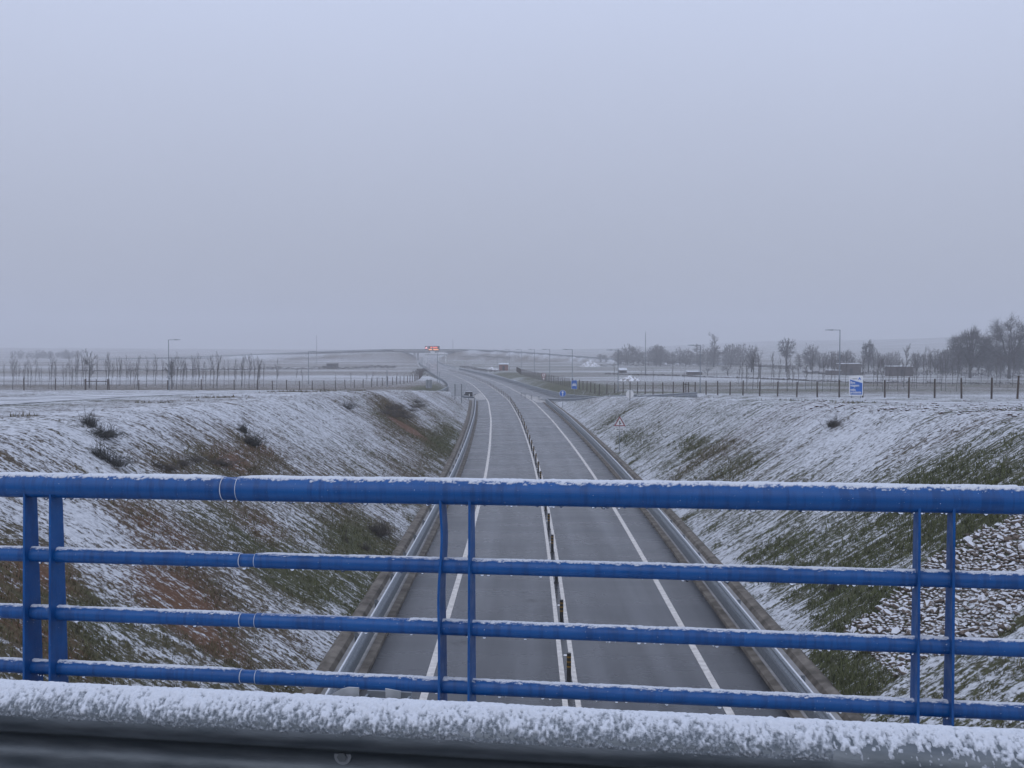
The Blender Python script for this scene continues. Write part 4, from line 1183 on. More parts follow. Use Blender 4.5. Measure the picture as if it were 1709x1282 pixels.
BIG = dict(n=[9, 7, 7, 5], start=[0.30, 0.25, 0.2, 0.2], ang=[0.85, 0.75, 0.7, 0.7], len=[0.62, 0.55, 0.5, 0.5], taper=[0.75, 0.8, 0.85, 0.9], wig=0.16, up=0.05, rmin=0.030, trunk_lev=1, cone=0.5)
SAP = dict(n=[11, 5, 2], start=[0.30, 0.2, 0.2], ang=[0.42, 0.5, 0.5], len=[0.36, 0.42, 0.5], taper=[0.85, 0.85, 0.9], wig=0.06, up=0.06, rmin=0.020, trunk_lev=0, cone=0.7)
VASE = dict(n=[8, 6, 6], start=[0.25, 0.2, 0.2], ang=[0.75, 0.6, 0.6], len=[0.9, 0.6, 0.5], taper=[0.5, 0.8, 0.9], wig=0.14, up=0.06, rmin=0.015, trunk_lev=0, cone=0.2)
def tree_arrays(seed, h, par, lev, r):
    T = Tree(seed)
    T.branch(np.zeros(3), np.array([0.02, 0.01, 1.0]), h, r, 0, lev, par)
    a, b = T.arrays('tr'), T.arrays('tw')
    top = max(a[0][:, 2].max(), b[0][:, 2].max())
    k = h / top
    return (a[0] * k, a[1]), (b[0] * k, b[1])
def dome_arrays(seed, h, w, limbs=13, twigs=700, subs=5, rt=0.3, rtw=0.03, base=0.16):
    """broad bare tree: short trunk, radiating limbs, twigs filling a dome"""
    rg = np.random.default_rng(seed)
    cz, az, ax = h * (0.5 + base * 0.5), h * (0.5 - base * 0.5), w / 2
    tr, tw = [], []
    fork = np.array([rg.normal(0, .1), rg.normal(0, .1), h * (base + 0.08)])
    tr.append((0, 0, -0.2, *fork, rt * 1.15, rt * 0.8))
    nodes = []
    for i in range(limbs):
        ph = 2 * math.pi * (i + rg.uniform(-.3, .3)) / limbs * 2.4
        el = rg.uniform(-0.05, 1.45) if i else 1.4
        tip = np.array([ax * math.cos(el) * math.cos(ph), ax * math.cos(el) * math.sin(ph), cz + az * math.sin(el)]) * 1.0
        tip = tip + rg.normal(0, 0.05, 3) * w
        mid = fork * 0.5 + tip * 0.5 + np.array([0, 0, 0.06 * h]) + rg.normal(0, 0.03, 3) * w
        prev = fork; pr = rt * 0.62
        for k in range(1, 8):
            u = k / 7
            q = (1 - u) ** 2 * fork + 2 * u * (1 - u) * mid + u * u * tip + rg.normal(0, 0.010, 3) * w
            r2 = max(rt * 0.62 * (1 - u * 0.9), rtw * 1.3)
            tr.append((*prev, *q, pr, r2)); nodes.append(q); prev = q; pr = r2
    nodes = np.array(nodes)
    for i in range(twigs):
        d = rg.normal(size=3); d /= np.linalg.norm(d)
        rr = rg.uniform(0.45, 1.0) ** 0.6 * (0.92 + 0.13 * math.sin(3 * math.atan2(d[1], d[0]) + seed) + 0.13 * math.sin(7 * d[2] + 2 * seed) + 0.10 * math.sin(5 * d[0] - 6 * d[2] + seed))
        p = np.array([d[0] * ax * rr, d[1] * ax * rr, cz + d[2] * az * rr])
        if p[2] < h * base * 0.9: continue
        j = np.argmin(((nodes - p) ** 2).sum(1) + 0.6 * np.maximum(0, nodes[:, 2] - p[2]) ** 2)
        a = nodes[j]
        m = (a + p) / 2 + rg.normal(0, .03, 3) * w
        tw.append((*a, *m, rtw * 1.3, rtw)); tw.append((*m, *p, rtw, rtw * .8))
        out = p - np.array([0, 0, cz - az * 0.6]); out /= np.linalg.norm(out)
        for k in range(subs):
            b0 = m + (p - m) * rg.random()
            dd = out + rg.normal(0, 0.55, 3); dd /= np.linalg.norm(dd)
            tw.append((*b0, *(b0 + dd * w * rg.uniform(0.05, 0.12)), rtw * .8, rtw * .5))
    return tubes_np(tr, 5), tubes_np(tw, 3)
def dome_at(name, label, px, py, top, wid, seed, twig='twig', Y=None, **kw):
    p = hit(px, py) if Y is None else at(px, Y)
    h = zpix(top, p.y) - p.z; w = wid * p.y / F0
    (tv, tf), (cv, cf) = dome_arrays(seed, h, w, **kw)
    o = thing(name, label, 'tree', p - Vector((0, 0, 0.1)))
    link('trunk', mesh_np('trunk', tv, tf, M['bark']), o)
    link('crown', mesh_np('crown', cv, cf, M[twig]), o)
    return o
def tree_thing(name, label, seed, h, par, lev, r, loc, group=None, twig='twig', rz=0.0):
    (tv, tf), (cv, cf) = tree_arrays(seed, h, par, lev, r)
    o = thing(name, label, 'tree', loc, rz, group)
    link('trunk', mesh_np('trunk', tv, tf, M['bark']), o)
    link('crown', mesh_np('crown', cv, cf, M[twig]), o)
    return o

# saplings in the two fields: a few grown kinds, then copies
LS = 'thin bare sapling in the rows behind the fence with the wooden gate frame'
RS = 'thin bare sapling in the field behind the fence beside the blue greeting board'
sap = [tree_arrays(200 + k, 6.0, SAP, 3 if k % 2 else 2, 0.075 + 0.010 * (k % 3)) for k in range(7)]
sap_me = [(mesh_np('trunk', *a, M['bark']), mesh_np('crown', *b, M['twig'])) for a, b in sap]
def sapling(px, py, top, lab, grp, k, lean=0.0):
    p = hit(px, py)
    h = (zpix(top, p.y) - p.z)
    if p.y > 420: return
    o = thing('bare_sapling', lab, 'tree', p + Vector((0, 0, -0.05)), random.uniform(0, 6.28), grp)
    sc = h / 6.0
    wx = random.uniform(0.5, 0.95)
    o.scale = (sc * wx, sc * wx, sc)
    o.rotation_euler = (0, lean, random.uniform(0, 6.28)) if not lean else (0, lean, 0)
    link('trunk', sap_me[k][0], o); link('crown', sap_me[k][1], o)
left_px = [20, 40, 48, 60, 81, 86, 91, 106, 109, 126, 131, 137, 149, 152, 161, 176, 181, 187, 194, 200, 209, 218, 228, 243, 254, 260, 269, 279, 287, 290, 294, 307, 311, 320, 325, 331, 338, 343, 352, 357, 363, 375, 381, 402, 405, 416, 424, 430, 463]
for i, x in enumerate(left_px):
    sapling(x + random.uniform(-1.5, 1.5), random.uniform(642, 651), random.uniform(590, 606) if i % 5 else random.uniform(582, 590), LS, 'saplings behind the gate-frame fence', i % 7, random.uniform(-.03, .03))
for i in range(34):
    sapling(random.uniform(5, 440), random.uniform(640, 650), random.uniform(592, 612), LS, 'saplings behind the gate-frame fence', i % 7, random.uniform(-.03, .03))
for x, top, ln in [(493, 612, 0.10), (505, 615, 0), (560, 622, 0), (585, 620, 0), (612, 622, 0), (622, 618, 0), (633, 625, 0), (645, 622, 0), (663, 622, 0)]:
    sapling(x, random.uniform(640, 648), top, LS, 'saplings behind the gate-frame fence', int(x) % 7, ln)
right_px = [1027, 1069, 1079, 1090, 1122, 1143, 1190, 1196, 1229, 1232, 1238, 1247, 1256, 1265, 1270, 1287, 1292, 1298, 1313, 1317, 1323, 1334, 1343, 1354, 1367, 1373, 1381, 1386, 1392, 1398, 1412, 1438, 1458, 1462, 1466, 1470, 1474, 1478, 1483, 1490, 1498, 1503, 1508, 1517, 1521, 1526, 1531, 1540, 1545, 1551, 1562, 1567, 1572, 1578, 1588, 1597, 1604, 1612, 1620, 1636, 1650, 1662, 1668, 1683, 1690, 1700]
for i, x in enumerate(right_px):
    by = random.uniform(640, 654) if x > 1230 else random.uniform(630, 642)
    tp = random.uniform(585, 606) if x > 1230 else random.uniform(606, 618)
    if x in (1256, 1466, 1540, 1551): tp = random.uniform(574, 584)
    sapling(x + random.uniform(-1.5, 1.5), by, tp, RS, 'saplings behind the greeting-board fence', (i * 3) % 7, random.uniform(-.04, .04))
sapling(1508, 646, 572, RS, 'saplings behind the greeting-board fence', 3, 0.05)

def big_at(name, label, px, py, top, wid, seed, par=BIG, lev=3, r=0.35, twig='twig', group=None, Ymax=None):
    p = hit(px, py)
    if Ymax and p.y > Ymax: p = at(px, Ymax)
    h = zpix(top, p.y) - p.z
    o = tree_thing(name, label, seed, h, par, lev, r * h / 14, p - Vector((0, 0, 0.1)), group, twig)
    me = [c for c in o.children if c.name.startswith('crown')][0].data
    co = np.zeros(len(me.vertices) * 3, np.float32); me.vertices.foreach_get('co', co)
    w_now = np.percentile(co[0::3], 98) - np.percentile(co[0::3], 2)
    want = wid * p.y / F0
    k = want / w_now
    o.scale = (k, k, 1.0)
    return o
DENSE = dict(BIG, n=[12, 8, 7, 6], rmin=0.034, start=[0.22, 0.2, 0.15, 0.15])
DENSE2 = dict(DENSE, ang=[0.75, 0.7, 0.7, 0.7], len=[0.68, 0.55, 0.5, 0.45])
dome_at('broad_tree', 'broad rounded bare tree, first of the big pair by the frame edge', 1619, 624, 546, 72, 31, 'twig_dark', Y=300, twigs=1500, subs=5, rt=.42, rtw=.020)
dome_at('broad_tree', 'tallest broad bare tree with spreading frosted limbs at the frame edge', 1684, 626, 536, 96, 32, 'twig_dark', Y=292, twigs=1500, subs=5, rt=.45, rtw=.020)
dome_at('open_crowned_tree', 'lone open-crowned bare tree standing above the hazy field hedge', 1312, 618, 564, 31, 33, 'twig_dark', Y=400, twigs=260, subs=5, rt=.36, rtw=.04, base=.35)
big_at('tall_hazy_tree', 'tall narrow hazy tree rising above the far wood', 1191, 608, 553, 18, 34, dict(SAP, n=[16, 7, 4], rmin=0.05, start=[0.12, .1, .1]), 3, 0.3, 'twig', Ymax=520)
dome_at('rounded_tree', 'hazy rounded tree just beyond the lamp post with the greeting board', 1353, 618, 577, 34, 35, 'twig', Y=430, twigs=420, subs=5, rtw=.034, base=.08)
dome_at('twiggy_tree', 'brownish twiggy tree behind the flat-roofed dark shed', 1412, 620, 584, 34, 36, 'twig', Y=372, twigs=420, subs=5, rtw=.028, base=.06)
dome_at('columnar_tree', 'dark upright tree with a rounded dense top beyond the greeting board', 1449, 618, 566, 25, 37, 'twig_dark', Y=380, twigs=520, subs=5, rtw=.032, base=.2)
dome_at('bushy_tree', 'small bushy bare tree near the field edge, beside the lone open tree', 1254, 622, 584, 24, 38, 'twig', Y=390, twigs=300, subs=5, rtw=.03, base=.08)
big_at('orchard_tree', 'low wide bare fruit tree beside the long low hut', 1181, 627, 609, 22, 39, VASE, 3, 0.5, 'twig_dark')
big_at('orchard_tree', 'low wide bare fruit tree alone in the snowy strip', 1215, 627, 607, 27, 40, VASE, 3, 0.5, 'twig_dark')
big_at('bushy_tree', 'bushy bare tree in front of the gate-frame field lamp post', 287, 649, 598, 15, 41, dict(SAP, n=[16, 7, 3]), 3, 0.25, 'twig_dark')
big_at('forked_tree', 'tall forked sapling standing well above the rows of its field', 149, 648, 580, 17, 42, dict(SAP, n=[9, 7, 4], ang=[.55, .5, .5]), 3, 0.25, 'twig_dark')
for x, sd in ((1560, 51), (1585, 52), (1530, 53)):
    dome_at('mid_field_tree', ['bare twiggy tree one trunk before the big rounded tree', 'bare twiggy tree close against the big rounded tree', 'bare twiggy tree behind the second dark shed'][(sd - 51) % 3], x, 617, 582 + (sd - 51) * 2, 26, sd, 'twig', Y=385 + 8 * (sd - 51), twigs=300, subs=5, rtw=.03, base=.06)

# far woods, one hazy mass each
def wood(name, label, x0, x1, py, Y, tops, n, seed, twig='twig', depth=60):
    rg = np.random.default_rng(seed)
    kinds = [dome_arrays(seed * 10 + k, 12.0, 8.0 + k, limbs=9, twigs=110, subs=4, rt=.22, rtw=0.065, base=0.04) for k in range(3)]
    V, F = [], []; nv = 0
    for i in range(n):
        px = rg.uniform(x0, x1); yy = Y + rg.uniform(0, depth)
        p = at(px, yy)
        h = max(2.5, zpix(rg.uniform(*tops), yy) - p.z)
        (a, af), (b, bf) = kinds[int(rg.integers(0, 3))]
        an = rg.uniform(0, 6.28); k = h / 12.0
        Mx = np.array([[math.cos(an), -math.sin(an), 0], [math.sin(an), math.cos(an), 0], [0, 0, 1]]) * k
        Mx[:2] *= rg.uniform(0.9, 1.5)
        for v, f in ((a, af), (b, bf)):
            V.append(v @ Mx.T + np.array([p.x, p.y, p.z - 0.2])); F.append(f + nv); nv += len(v)
    o = link(name, mesh_np(name, np.vstack(V), np.vstack(F), M[twig])); tag(o, label, 'wood', kind='stuff')
wood('far_wood', 'hazy grey bare wood behind the white field below the tall mast', 1030, 1255, 612, 520, (573, 592), 46, 61)
wood('far_wood', 'hazy bare wood behind the pair of dark sheds', 1330, 1600, 612, 430, (583, 602), 44, 62)
wood('far_wood', 'dark bare wood closing the field under the two big trees', 1570, 1740, 612, 345, (572, 600), 36, 63, 'twig_dark', 40)
wood('far_wood', 'hazy treeline at the far corner of the sapling field', -30, 140, 600, 860, (583, 590), 40, 64, 'twig', 140)
wood('far_wood', 'thin hazy treeline along the foot of the misty hill', 1000, 1040, 600, 640, (590, 600), 14, 65, 'twig', 60)

# hedges and dark field margins
def hedge(name, label, pts, n, hgt, seed, mat='heather', wid=1.0):
    rg = np.random.default_rng(seed); V = []
    P = [hit(*q) for q in pts]
    Ls = [(b - a).length for a, b in zip(P[:-1], P[1:])]
    for i in range(n):
        u = rg.uniform(0, sum(Ls)); k = 0
        while u > Ls[k]: u -= Ls[k]; k += 1
        p = P[k].lerp(P[k + 1], u / Ls[k])
        hh = hgt * (0.75 + 0.3 * math.sin(p.x * 0.31 + seed) + 0.25 * math.sin(p.x * 1.13 + p.y * 0.7))
        c = np.array([p.x + rg.normal(0, wid * 0.3), p.y + rg.normal(0, wid), p.z + hh * rg.random() ** 0.7])
        d = rg.normal(size=3); d /= np.linalg.norm(d); e_ = rg.normal(size=3)
        sz = rg.uniform(0.12, 0.40)
        V += [c - d * sz, c + d * sz, c + e_ * sz * 0.35]
    F = np.arange(len(V)).reshape(-1, 3)
    o = link(name, mesh_np(name, np.array(V), F, M[mat])); tag(o, label, 'hedge', kind='stuff')
hedge('hedge', 'thin dark hedge line crossing the white field beyond the saplings', [(370, 618), (460, 617), (560, 616), (660, 614)], 5000, 1.1, 71)
hedge('hedge', 'faint dark hedge far behind the gate frame', [(120, 620), (260, 619), (370, 618)], 2500, 0.7, 72)
hedge('hedge', 'dark field margin below the far wood', [(1000, 612), (1110, 611), (1250, 611), (1330, 618)], 4500, 1.6, 73)
hedge('hedge', 'dark brambly margin beside the flat-roofed dark sheds', [(1340, 623), (1420, 627), (1540, 627), (1709, 630)], 4500, 1.3, 74, 'twig_dark')
hedge('hedge', 'dry grassy field margin behind the low huts', [(1010, 625), (1150, 629), (1300, 634), (1450, 640), (1709, 642)], 4500, 0.4, 75)
hedge('scrub', 'dark scrub on the far embankment on the saplings side of the bridge', [(470, 600), (560, 599), (690, 600)], 4500, 1.5, 76, 'heather', 5)
hedge('scrub', 'dark scrub on the far embankment on the red shed side', [(770, 596), (810, 596), (850, 599)], 3500, 1.5, 77, 'heather', 5)
hedge('scrub', 'rough scrub between the red shed and the roadside barrier', [(770, 612), (800, 617), (830, 621)], 1500, 0.5, 78, 'heather', 5)
hedge('hedge', 'dark brambles on the bend of the fence beside the ramp', [(699, 628), (702, 624), (706, 618)], 1500, 1.4, 79, 'heather', 3.5)

# shrubs on the banks
def shrub(name, label, px, py, w, h, seed, n=260, mat='heather', up=0.6):
    rg = np.random.default_rng(seed); p = hit(px, py)
    segs = []
    for i in range(n):
        a = rg.uniform(0, 6.28); e_ = rg.random() ** 0.6
        lob = 0.72 + 0.3 * math.sin(2 * a + seed) + 0.2 * math.sin(5 * a + 2.3 * seed)
        b0 = np.array([rg.normal(0, w * 0.20), rg.normal(0, w * 0.14), -0.05])
        tip = b0 + np.array([math.cos(a) * w / 2 * e_ * lob, math.sin(a) * w / 2 * e_ * lob, h * (1 - 0.6 * e_ ** 2) * rg.uniform(0.35, 1.0) * lob])
        mid = b0 * 0.5 + tip * 0.5 + rg.normal(0, 0.05, 3) * h + np.array([0, 0, 0.12 * h])
        segs.append((*b0, *mid, 0.007, 0.005)); segs.append((*mid, *tip, 0.005, 0.003))
        for k in range(3):
            d = tip - mid + rg.normal(0, 0.12, 3) * h
            q = mid + (tip - mid) * rg.random(); segs.append((*q, *(q + d * 0.4), 0.004, 0.0025))
    V, F = tubes_np(segs, 3)
    o = link(name, mesh_np(name, V, F, M[mat]), None, p); tag(o, label, 'shrub')
    return o
shrub('round_shrub', 'round brown twiggy shrub at the foot of the bank by the kerb', 631, 892, 1.25, 0.85, 81, 420)
shrub('small_shrub', 'small brown twig clump just below the round brown shrub', 608, 918, 0.5, 0.5, 82, 90)
shrub('thin_weed', 'spindly weed on the striped bank beside the round brown shrub', 578, 905, 0.5, 0.8, 83, 24)
shrub('dark_shrub', 'dark straggly shrub high on the white bank, uppermost of the trail', 148, 711, 0.7, 0.75, 84, 150, 'evergreen')
shrub('dark_shrub', 'long dark shrub in the middle of the trail on the white bank', 172, 728, 1.5, 0.6, 85, 260, 'evergreen')
shrub('dark_shrub', 'dark shrub standing apart below the trail on the white bank', 166, 764, 0.8, 0.8, 86, 150, 'evergreen')
shrub('dark_shrub', 'low dark shrub lowest of the trail, right above the blue rail', 190, 776, 1.1, 0.7, 87, 200, 'evergreen')
shrub('dark_shrub', 'small upright dark shrub above the red soil patches', 406, 722, 0.6, 0.9, 88, 130, 'evergreen')
shrub('dark_shrub', 'spiky dark shrub between the two red soil patches', 420, 742, 1.3, 0.9, 89, 220, 'evergreen')
shrub('dark_shrub', 'lone little dark shrub near the snowy crest beside the grey heather', 580, 682, 1.3, 0.9, 90, 160, 'evergreen')
shrub('brown_shrub', 'small brown shrub by itself near the crest above the bare streak', 1391, 712, 0.9, 0.8, 91, 180)
shrub('thin_weed', 'spindly bare weed on the bank above the top rail, past the triangular sign', 1180, 806, 0.8, 0.9, 92, 40)
shrub('thin_weed', 'pale bare weed clump on the green bank above the stone bed', 1392, 985, 0.7, 0.8, 93, 46)
for i, (px, py, w, h) in enumerate([(640, 690, 2.2, .7), (655, 695, 2.4, .8), (668, 690, 2.2, .7), (650, 683, 2.4, .8), (675, 697, 2.0, .6), (688, 680, 2.2, .7), (700, 678, 2.0, .7), (694, 672, 2.2, .7), (683, 686, 2, .6), (662, 681, 2.3, .7)]):
    tag(shrub('heather_clump', '', px, py, w, h, 130 + i, 170), 'low grey heather clump in the patch above the bare red soil', 'shrub', 'heather clumps above the red soil')
for i, (px, py) in enumerate([(262, 779), (280, 782), (300, 775), (355, 772), (372, 775), (318, 768)]):
    tag(shrub('heather_clump', '', px, py, 1.3, 0.35, 160 + i, 130), 'flat brown heather clump on the bank just above the top rail', 'shrub', 'heather clumps above the top rail')

# ------------------------------------------------------------------ fences
FP = MB(); FP.tube([(0, 0, -0.3), (0, 0, 1.0), (0.01, 0, 1.8)], [0.085, 0.08, 0.072], 7)
FP_ME = FP.mesh('fence_post', M['wood'])
def fence(label, pts, grp, hk=1.0, nw=7, step=None):
    P = [at(*q) for q in pts]
    root = thing('wire_fence', label, 'fence', P[0], group=grp)
    o = P[0]
    line = []
    for a, b in zip(P[:-1], P[1:]):
        n = max(1, round((b - a).length / (step or 3.7)))
        for i in range(n):
            q = a.lerp(b, i / n); q.z = float(height(np.array([q.x]), np.array([q.y]))[0]); line.append(q)
    line.append(P[-1])
    for q in line:
        link('post', FP_ME, root, q - o, (random.uniform(-.03, .03), random.uniform(-.03, .03), random.uniform(0, 6)), (1, 1, hk * random.uniform(.94, 1.06)))
    mb = MB()
    for k in range(nw):
        z = (0.12 + 1.55 * k / (nw - 1)) * hk
        mb.tube([q - o + Vector((0, 0, z)) for q in line], 0.005, 3, False)
    # netting uprights
    for a, b in zip(line[:-1], line[1:]):
        m = 6
        for i in range(m):
            q = a.lerp(b, (i + 0.5) / m) - o
            mb.tube([q + Vector((0, 0, 0.08)), q + Vector((0, 0, 1.66 * hk))], 0.003, 3, False)
    tag(mb.build('netting', M['wire'], root), kind='stuff')
    return root
fence('dark-posted wire fence across the sapling field, with a gate frame', [(-40, 150), (40, 153), (143, 157), (182, 158), (280, 161), (391, 164), (430, 168), (560, 196), (620, 214), (655, 230), (680, 246), (692, 258), (699, 275), (703, 300), (706, 340)], 'roadside fences', 1.0, step=4.5)
fence('dark-posted wire fence running past the greeting board and down beside the exit ramp', [(1745, 80), (1655, 86), (1560, 95), (1440, 107), (1330, 119), (1240, 131), (1160, 145), (1090, 158), (1040, 172), (1000, 184), (950, 215), (910, 262), (870, 340), (862, 400)], 'roadside fences', 1.02, step=3.7)
# gate frames
def gate(label, a, b, py0):
    pa, pb = at(*a), at(*b)
    root = thing('gate_frame', label, 'gate', pa)
    h = 1.75
    mb = MB(); mb.tube([(0, 0, -.2), (0, 0, h)], 0.08, 7); mb.build('post', M['wood'], root)
    d = pb - pa
    mb = MB(); mb.tube([d + Vector((0, 0, -.2)), d + Vector((0, 0, h))], 0.08, 7); mb.build('post', M['wood'], root)
    mb = MB(); mb.tube([Vector((0, 0, h * py0)), d + Vector((0, 0, h * py0))], 0.055, 6); mb.build('crossbar', M['wood'], root)
    m_ = d * 0.5
    mb = MB(); mb.tube([m_ + Vector((0, 0, -.2)), m_ + Vector((0, 0, h))], 0.06, 6); mb.build('middle_post', M['wood'], root)
gate('brown wooden gate frame in the fence below the forked sapling', (142, 156.5), (179.5, 157.5), 0.80)
gate('narrow wooden gate frame in the fence beside the exit ramp', (1140.5, 147.5), (1149, 146.2), 0.84)

# ------------------------------------------------------------------ lamp posts, masts
def lamp(px, py, top, arm_dir, label, Y=None, arm=2.05):
    p = hit(px, py) if Y is None else at(px, Y)
    h = zpix(top, p.y) - p.z
    o = thing('street_lamp', label, 'street lamp', p, group='street lamps')
    mb = MB(); mb.tube([(0, 0, -0.1), (0, 0, 0.9), (0, 0, 0.95), (0, 0, h - 0.06), (0, 0, h)], [0.105, 0.10, 0.085, 0.055, 0.05], 10); mb.build('pole', M['galv'], o, smooth=True)
    mb = MB(); mb.tube([(0, 0, h - 0.04), (arm_dir * (arm - 0.95), 0, h - 0.02)], 0.04, 8); mb.build('arm', M['galv'], o)
    x0, x1 = arm_dir * (arm - 1.0), arm_dir * arm
    mb = MB(); mb.add([(x0, -.10, h - .10), (x1, -.13, h - .05), (x1, .13, h - .05), (x0, .10, h - .10), (x0, -.07, h + .04), (x1, -.08, h + .0), (x1, .08, h + .0), (x0, .07, h + .04)],
                      [(0, 3, 2, 1), (4, 5, 6, 7), (0, 1, 5, 4), (1, 2, 6, 5), (2, 3, 7, 6), (3, 0, 4, 7)] if arm_dir > 0 else [(0, 1, 2, 3), (7, 6, 5, 4), (4, 5, 1, 0), (5, 6, 2, 1), (6, 7, 3, 2), (7, 4, 0, 3)])
    lh = mb.build('lamp_head', M['galv_dark'], o)
    mb = MB(); mb.box(min(x0, x1), max(x0, x1), -.06, .06, h + .045, h + .075); mb.build('snow', M['frost'], lh)
lamp(282, 649, 567, 1, 'street lamp standing among the saplings, arm reaching toward the road', Y=182)
lamp(515, 649, 586.5, 1, 'street lamp at the end of the sapling rows near the far shed', Y=236)
lamp(1401, 658.5, 550.5, -1, 'tall street lamp beside the blue greeting board', Y=139, arm=1.95)
lamp(1168.5, 660, 576, -1, 'street lamp behind the narrow gate frame of the ramp fence', Y=172)
lamp(1031.5, 668, 584, -1, 'street lamp beside the round white sign back', Y=178)
lamp(955, 650, 583, -1, 'street lamp rising behind the blue car sign', Y=222)
lamp(917.5, 642, 583, -1, 'street lamp next to the round red-edged sign', Y=264)
lamp(892, 632, 583, -1, 'third hazy street lamp beyond the blue car sign, before the round red-edged sign', Y=318)
lamp(870, 625, 583, -1, 'hazy street lamp just past the red shed, toward the lamps', Y=372)
lamp(850, 621, 583, -1, 'hazy street lamp right over the red shed', Y=432)
lamp(830, 617, 583, -1, 'farthest visible street lamp, left of the red shed', Y=500)
def mast(px, Y, top, r, label, cross=False):
    p = at(px, Y); h = zpix(top, Y) - p.z
    o = thing('mast', label, 'mast', p)
    mb = MB(); mb.tube([(0, 0, -.2), (0, 0, h)], [r, r * 0.5], 8); mb.build('pole', M['galv_dark'], o)
    mb = MB(); mb.tube([(0, 0, h), (0, 0, h + 0.5)], r * 0.3, 6); mb.build('tip', M['galv_dark'], o)
mast(1077, 330, 556, 0.13, 'tall thin mast in front of the far hazy wood')
mast(529, 620, 560, 0.16, 'thin hazy mast behind the lamp at the end of the sapling rows')
mast(756, 880, 567, 0.25, 'thin mast above the far bridge deck, beside the message board')

# ------------------------------------------------------------------ signs
def circle(r, n=28, c=(0, 0)): return [(c[0] + r * math.cos(2 * math.pi * k / n), c[1] + r * math.sin(2 * math.pi * k / n)) for k in range(n)]
def tri(w, up=1, r=0.0):
    h = w * 0.866
    return [(-w / 2, -h / 3 * up), (w / 2, -h / 3 * up), (0, h * 2 / 3 * up)] if up > 0 else [(-w / 2, h / 3), (0, -h * 2 / 3), (w / 2, h / 3)]
UX, UY, FRT = Vector((1, 0, 0)), Vector((0, 0, 1)), -0.012
def layer(root, name, pts, z, lev, mat, c=(0, 0), th=0.012):
    """flat sheet facing the viewer's side (-Y); lev = how many sheets lie under it"""
    mb = MB(); mb.prism([(a + c[0], b + c[1]) for a, b in pts], Vector((0, -0.05 - lev * 0.014, z)), UX, UY, th)
    return mb.build(name, M[mat], root)
def pole(root, h, r=0.035, x=0.0, name='pole', mat='galv', y=0.0):
    mb = MB(); mb.tube([(x, y, -0.25), (x, y, h)], r, 8); return mb.build(name, M[mat], root)

# triangular side-merge sign
p = hit(1034, 753); hz = zpix(705.8, p.y) - p.z
root = thing('warning_sign', 'red-edged triangular side-merge warning sign with white plaque on the bank', 'road sign', p)
pole(root, hz + 0.25)
w = 0.98
layer(root, 'plate', tri(w), hz, 0, 'signred')
fc = layer(root, 'face', tri(w * 0.72), hz, 1, 'white')
sy = layer(fc, 'symbol', [(-.035, -.16), (.035, -.16), (.035, -.09), (.085, -.045), (.085, -.10), (.125, -.10), (.125, -.02), (.035, .02), (.035, .09), (.07, .09), (0, .20), (-.07, .09), (-.035, .09)], hz, 2, 'black')
pq = layer(root, 'plaque', [(-.40, -.10), (.40, -.10), (.40, .09), (-.40, .09)], hz - 0.53, 0, 'white')
for k, (a, b) in enumerate([(-.26, -.12), (-.10, -.02), (.02, .08), (.13, .25)]):
    layer(pq, 'plaque_marking', [(a, -.04), (b, -.04), (b, .035), (a, .035)], hz - 0.53, 1, 'galv_dark')
# blue round arrow sign
p = hit(939, 679.5); hz = zpix(656.7, p.y) - p.z
root = thing('direction_sign', 'round blue sign with a white upward arrow at the exit nose', 'road sign', p)
pole(root, hz)
layer(root, 'plate', circle(0.50), hz, 0, 'white'); fc = layer(root, 'face', circle(0.465), hz, 1, 'signblue')
layer(fc, 'arrow', [(-.055, -.36), (.055, -.36), (.055, .12), (.20, .12), (0, .38), (-.20, .12), (-.055, .12)], hz, 2, 'white')
# blue motor-road sign
p = at(958.3, 196); p.z = float(height(np.array([p.x]), np.array([p.y]))[0]); hz = zpix(642, p.y) - p.z
root = thing('motor_road_sign', 'upright rectangular blue sign with a white car behind the ramp barrier', 'road sign', p)
pole(root, hz)
layer(root, 'plate', [(-.54, -.84), (.54, -.84), (.54, .84), (-.54, .84)], hz, 0, 'white')
layer(root, 'face', [(-.50, -.80), (.50, -.80), (.50, .80), (-.50, .80)], hz, 1, 'signblue')
cs = layer(root, 'car_symbol', [(-.38, -.22), (-.38, -.32), (-.26, -.32), (-.26, -.22), (.26, -.22), (.26, -.32), (.38, -.32), (.38, -.22), (.38, .0), (.30, .07), (.22, .28), (-.22, .28), (-.30, .07), (-.38, .0)], hz, 2, 'white')
layer(cs, 'windscreen', [(-.20, .07), (.20, .07), (.15, .21), (-.15, .21)], hz, 3, 'signblue')
for s_ in (-1, 1):
    layer(cs, 'headlight', circle(0.05, 10, (s_ * .27, -.08)), hz, 3, 'signblue')
# red ring sign with a small give-way triangle under it
p = hit(907.3, 637.5); hz = zpix(626, p.y) - p.z
root = thing('prohibition_sign', 'round red-edged sign with a dark slash over a small inverted triangle', 'road sign', p)
pole(root, hz + .2)
layer(root, 'plate', circle(0.52), hz, 0, 'signred'); layer(root, 'face', circle(0.40), hz, 1, 'white')
layer(root, 'slash', [(-.26, .16), (-.16, .24), (.26, -.12), (.18, -.22)], hz, 2, 'signred')
layer(root, 'slash_symbol', [(-.22, -.05), (.0, -.05), (.0, -.16), (-.22, -.16)], hz, 2, 'black')
layer(root, 'small_plate', tri(0.86, -1), hz - 0.85, 0, 'signred'); layer(root, 'small_face', tri(0.60, -1), hz - 0.85, 1, 'white')
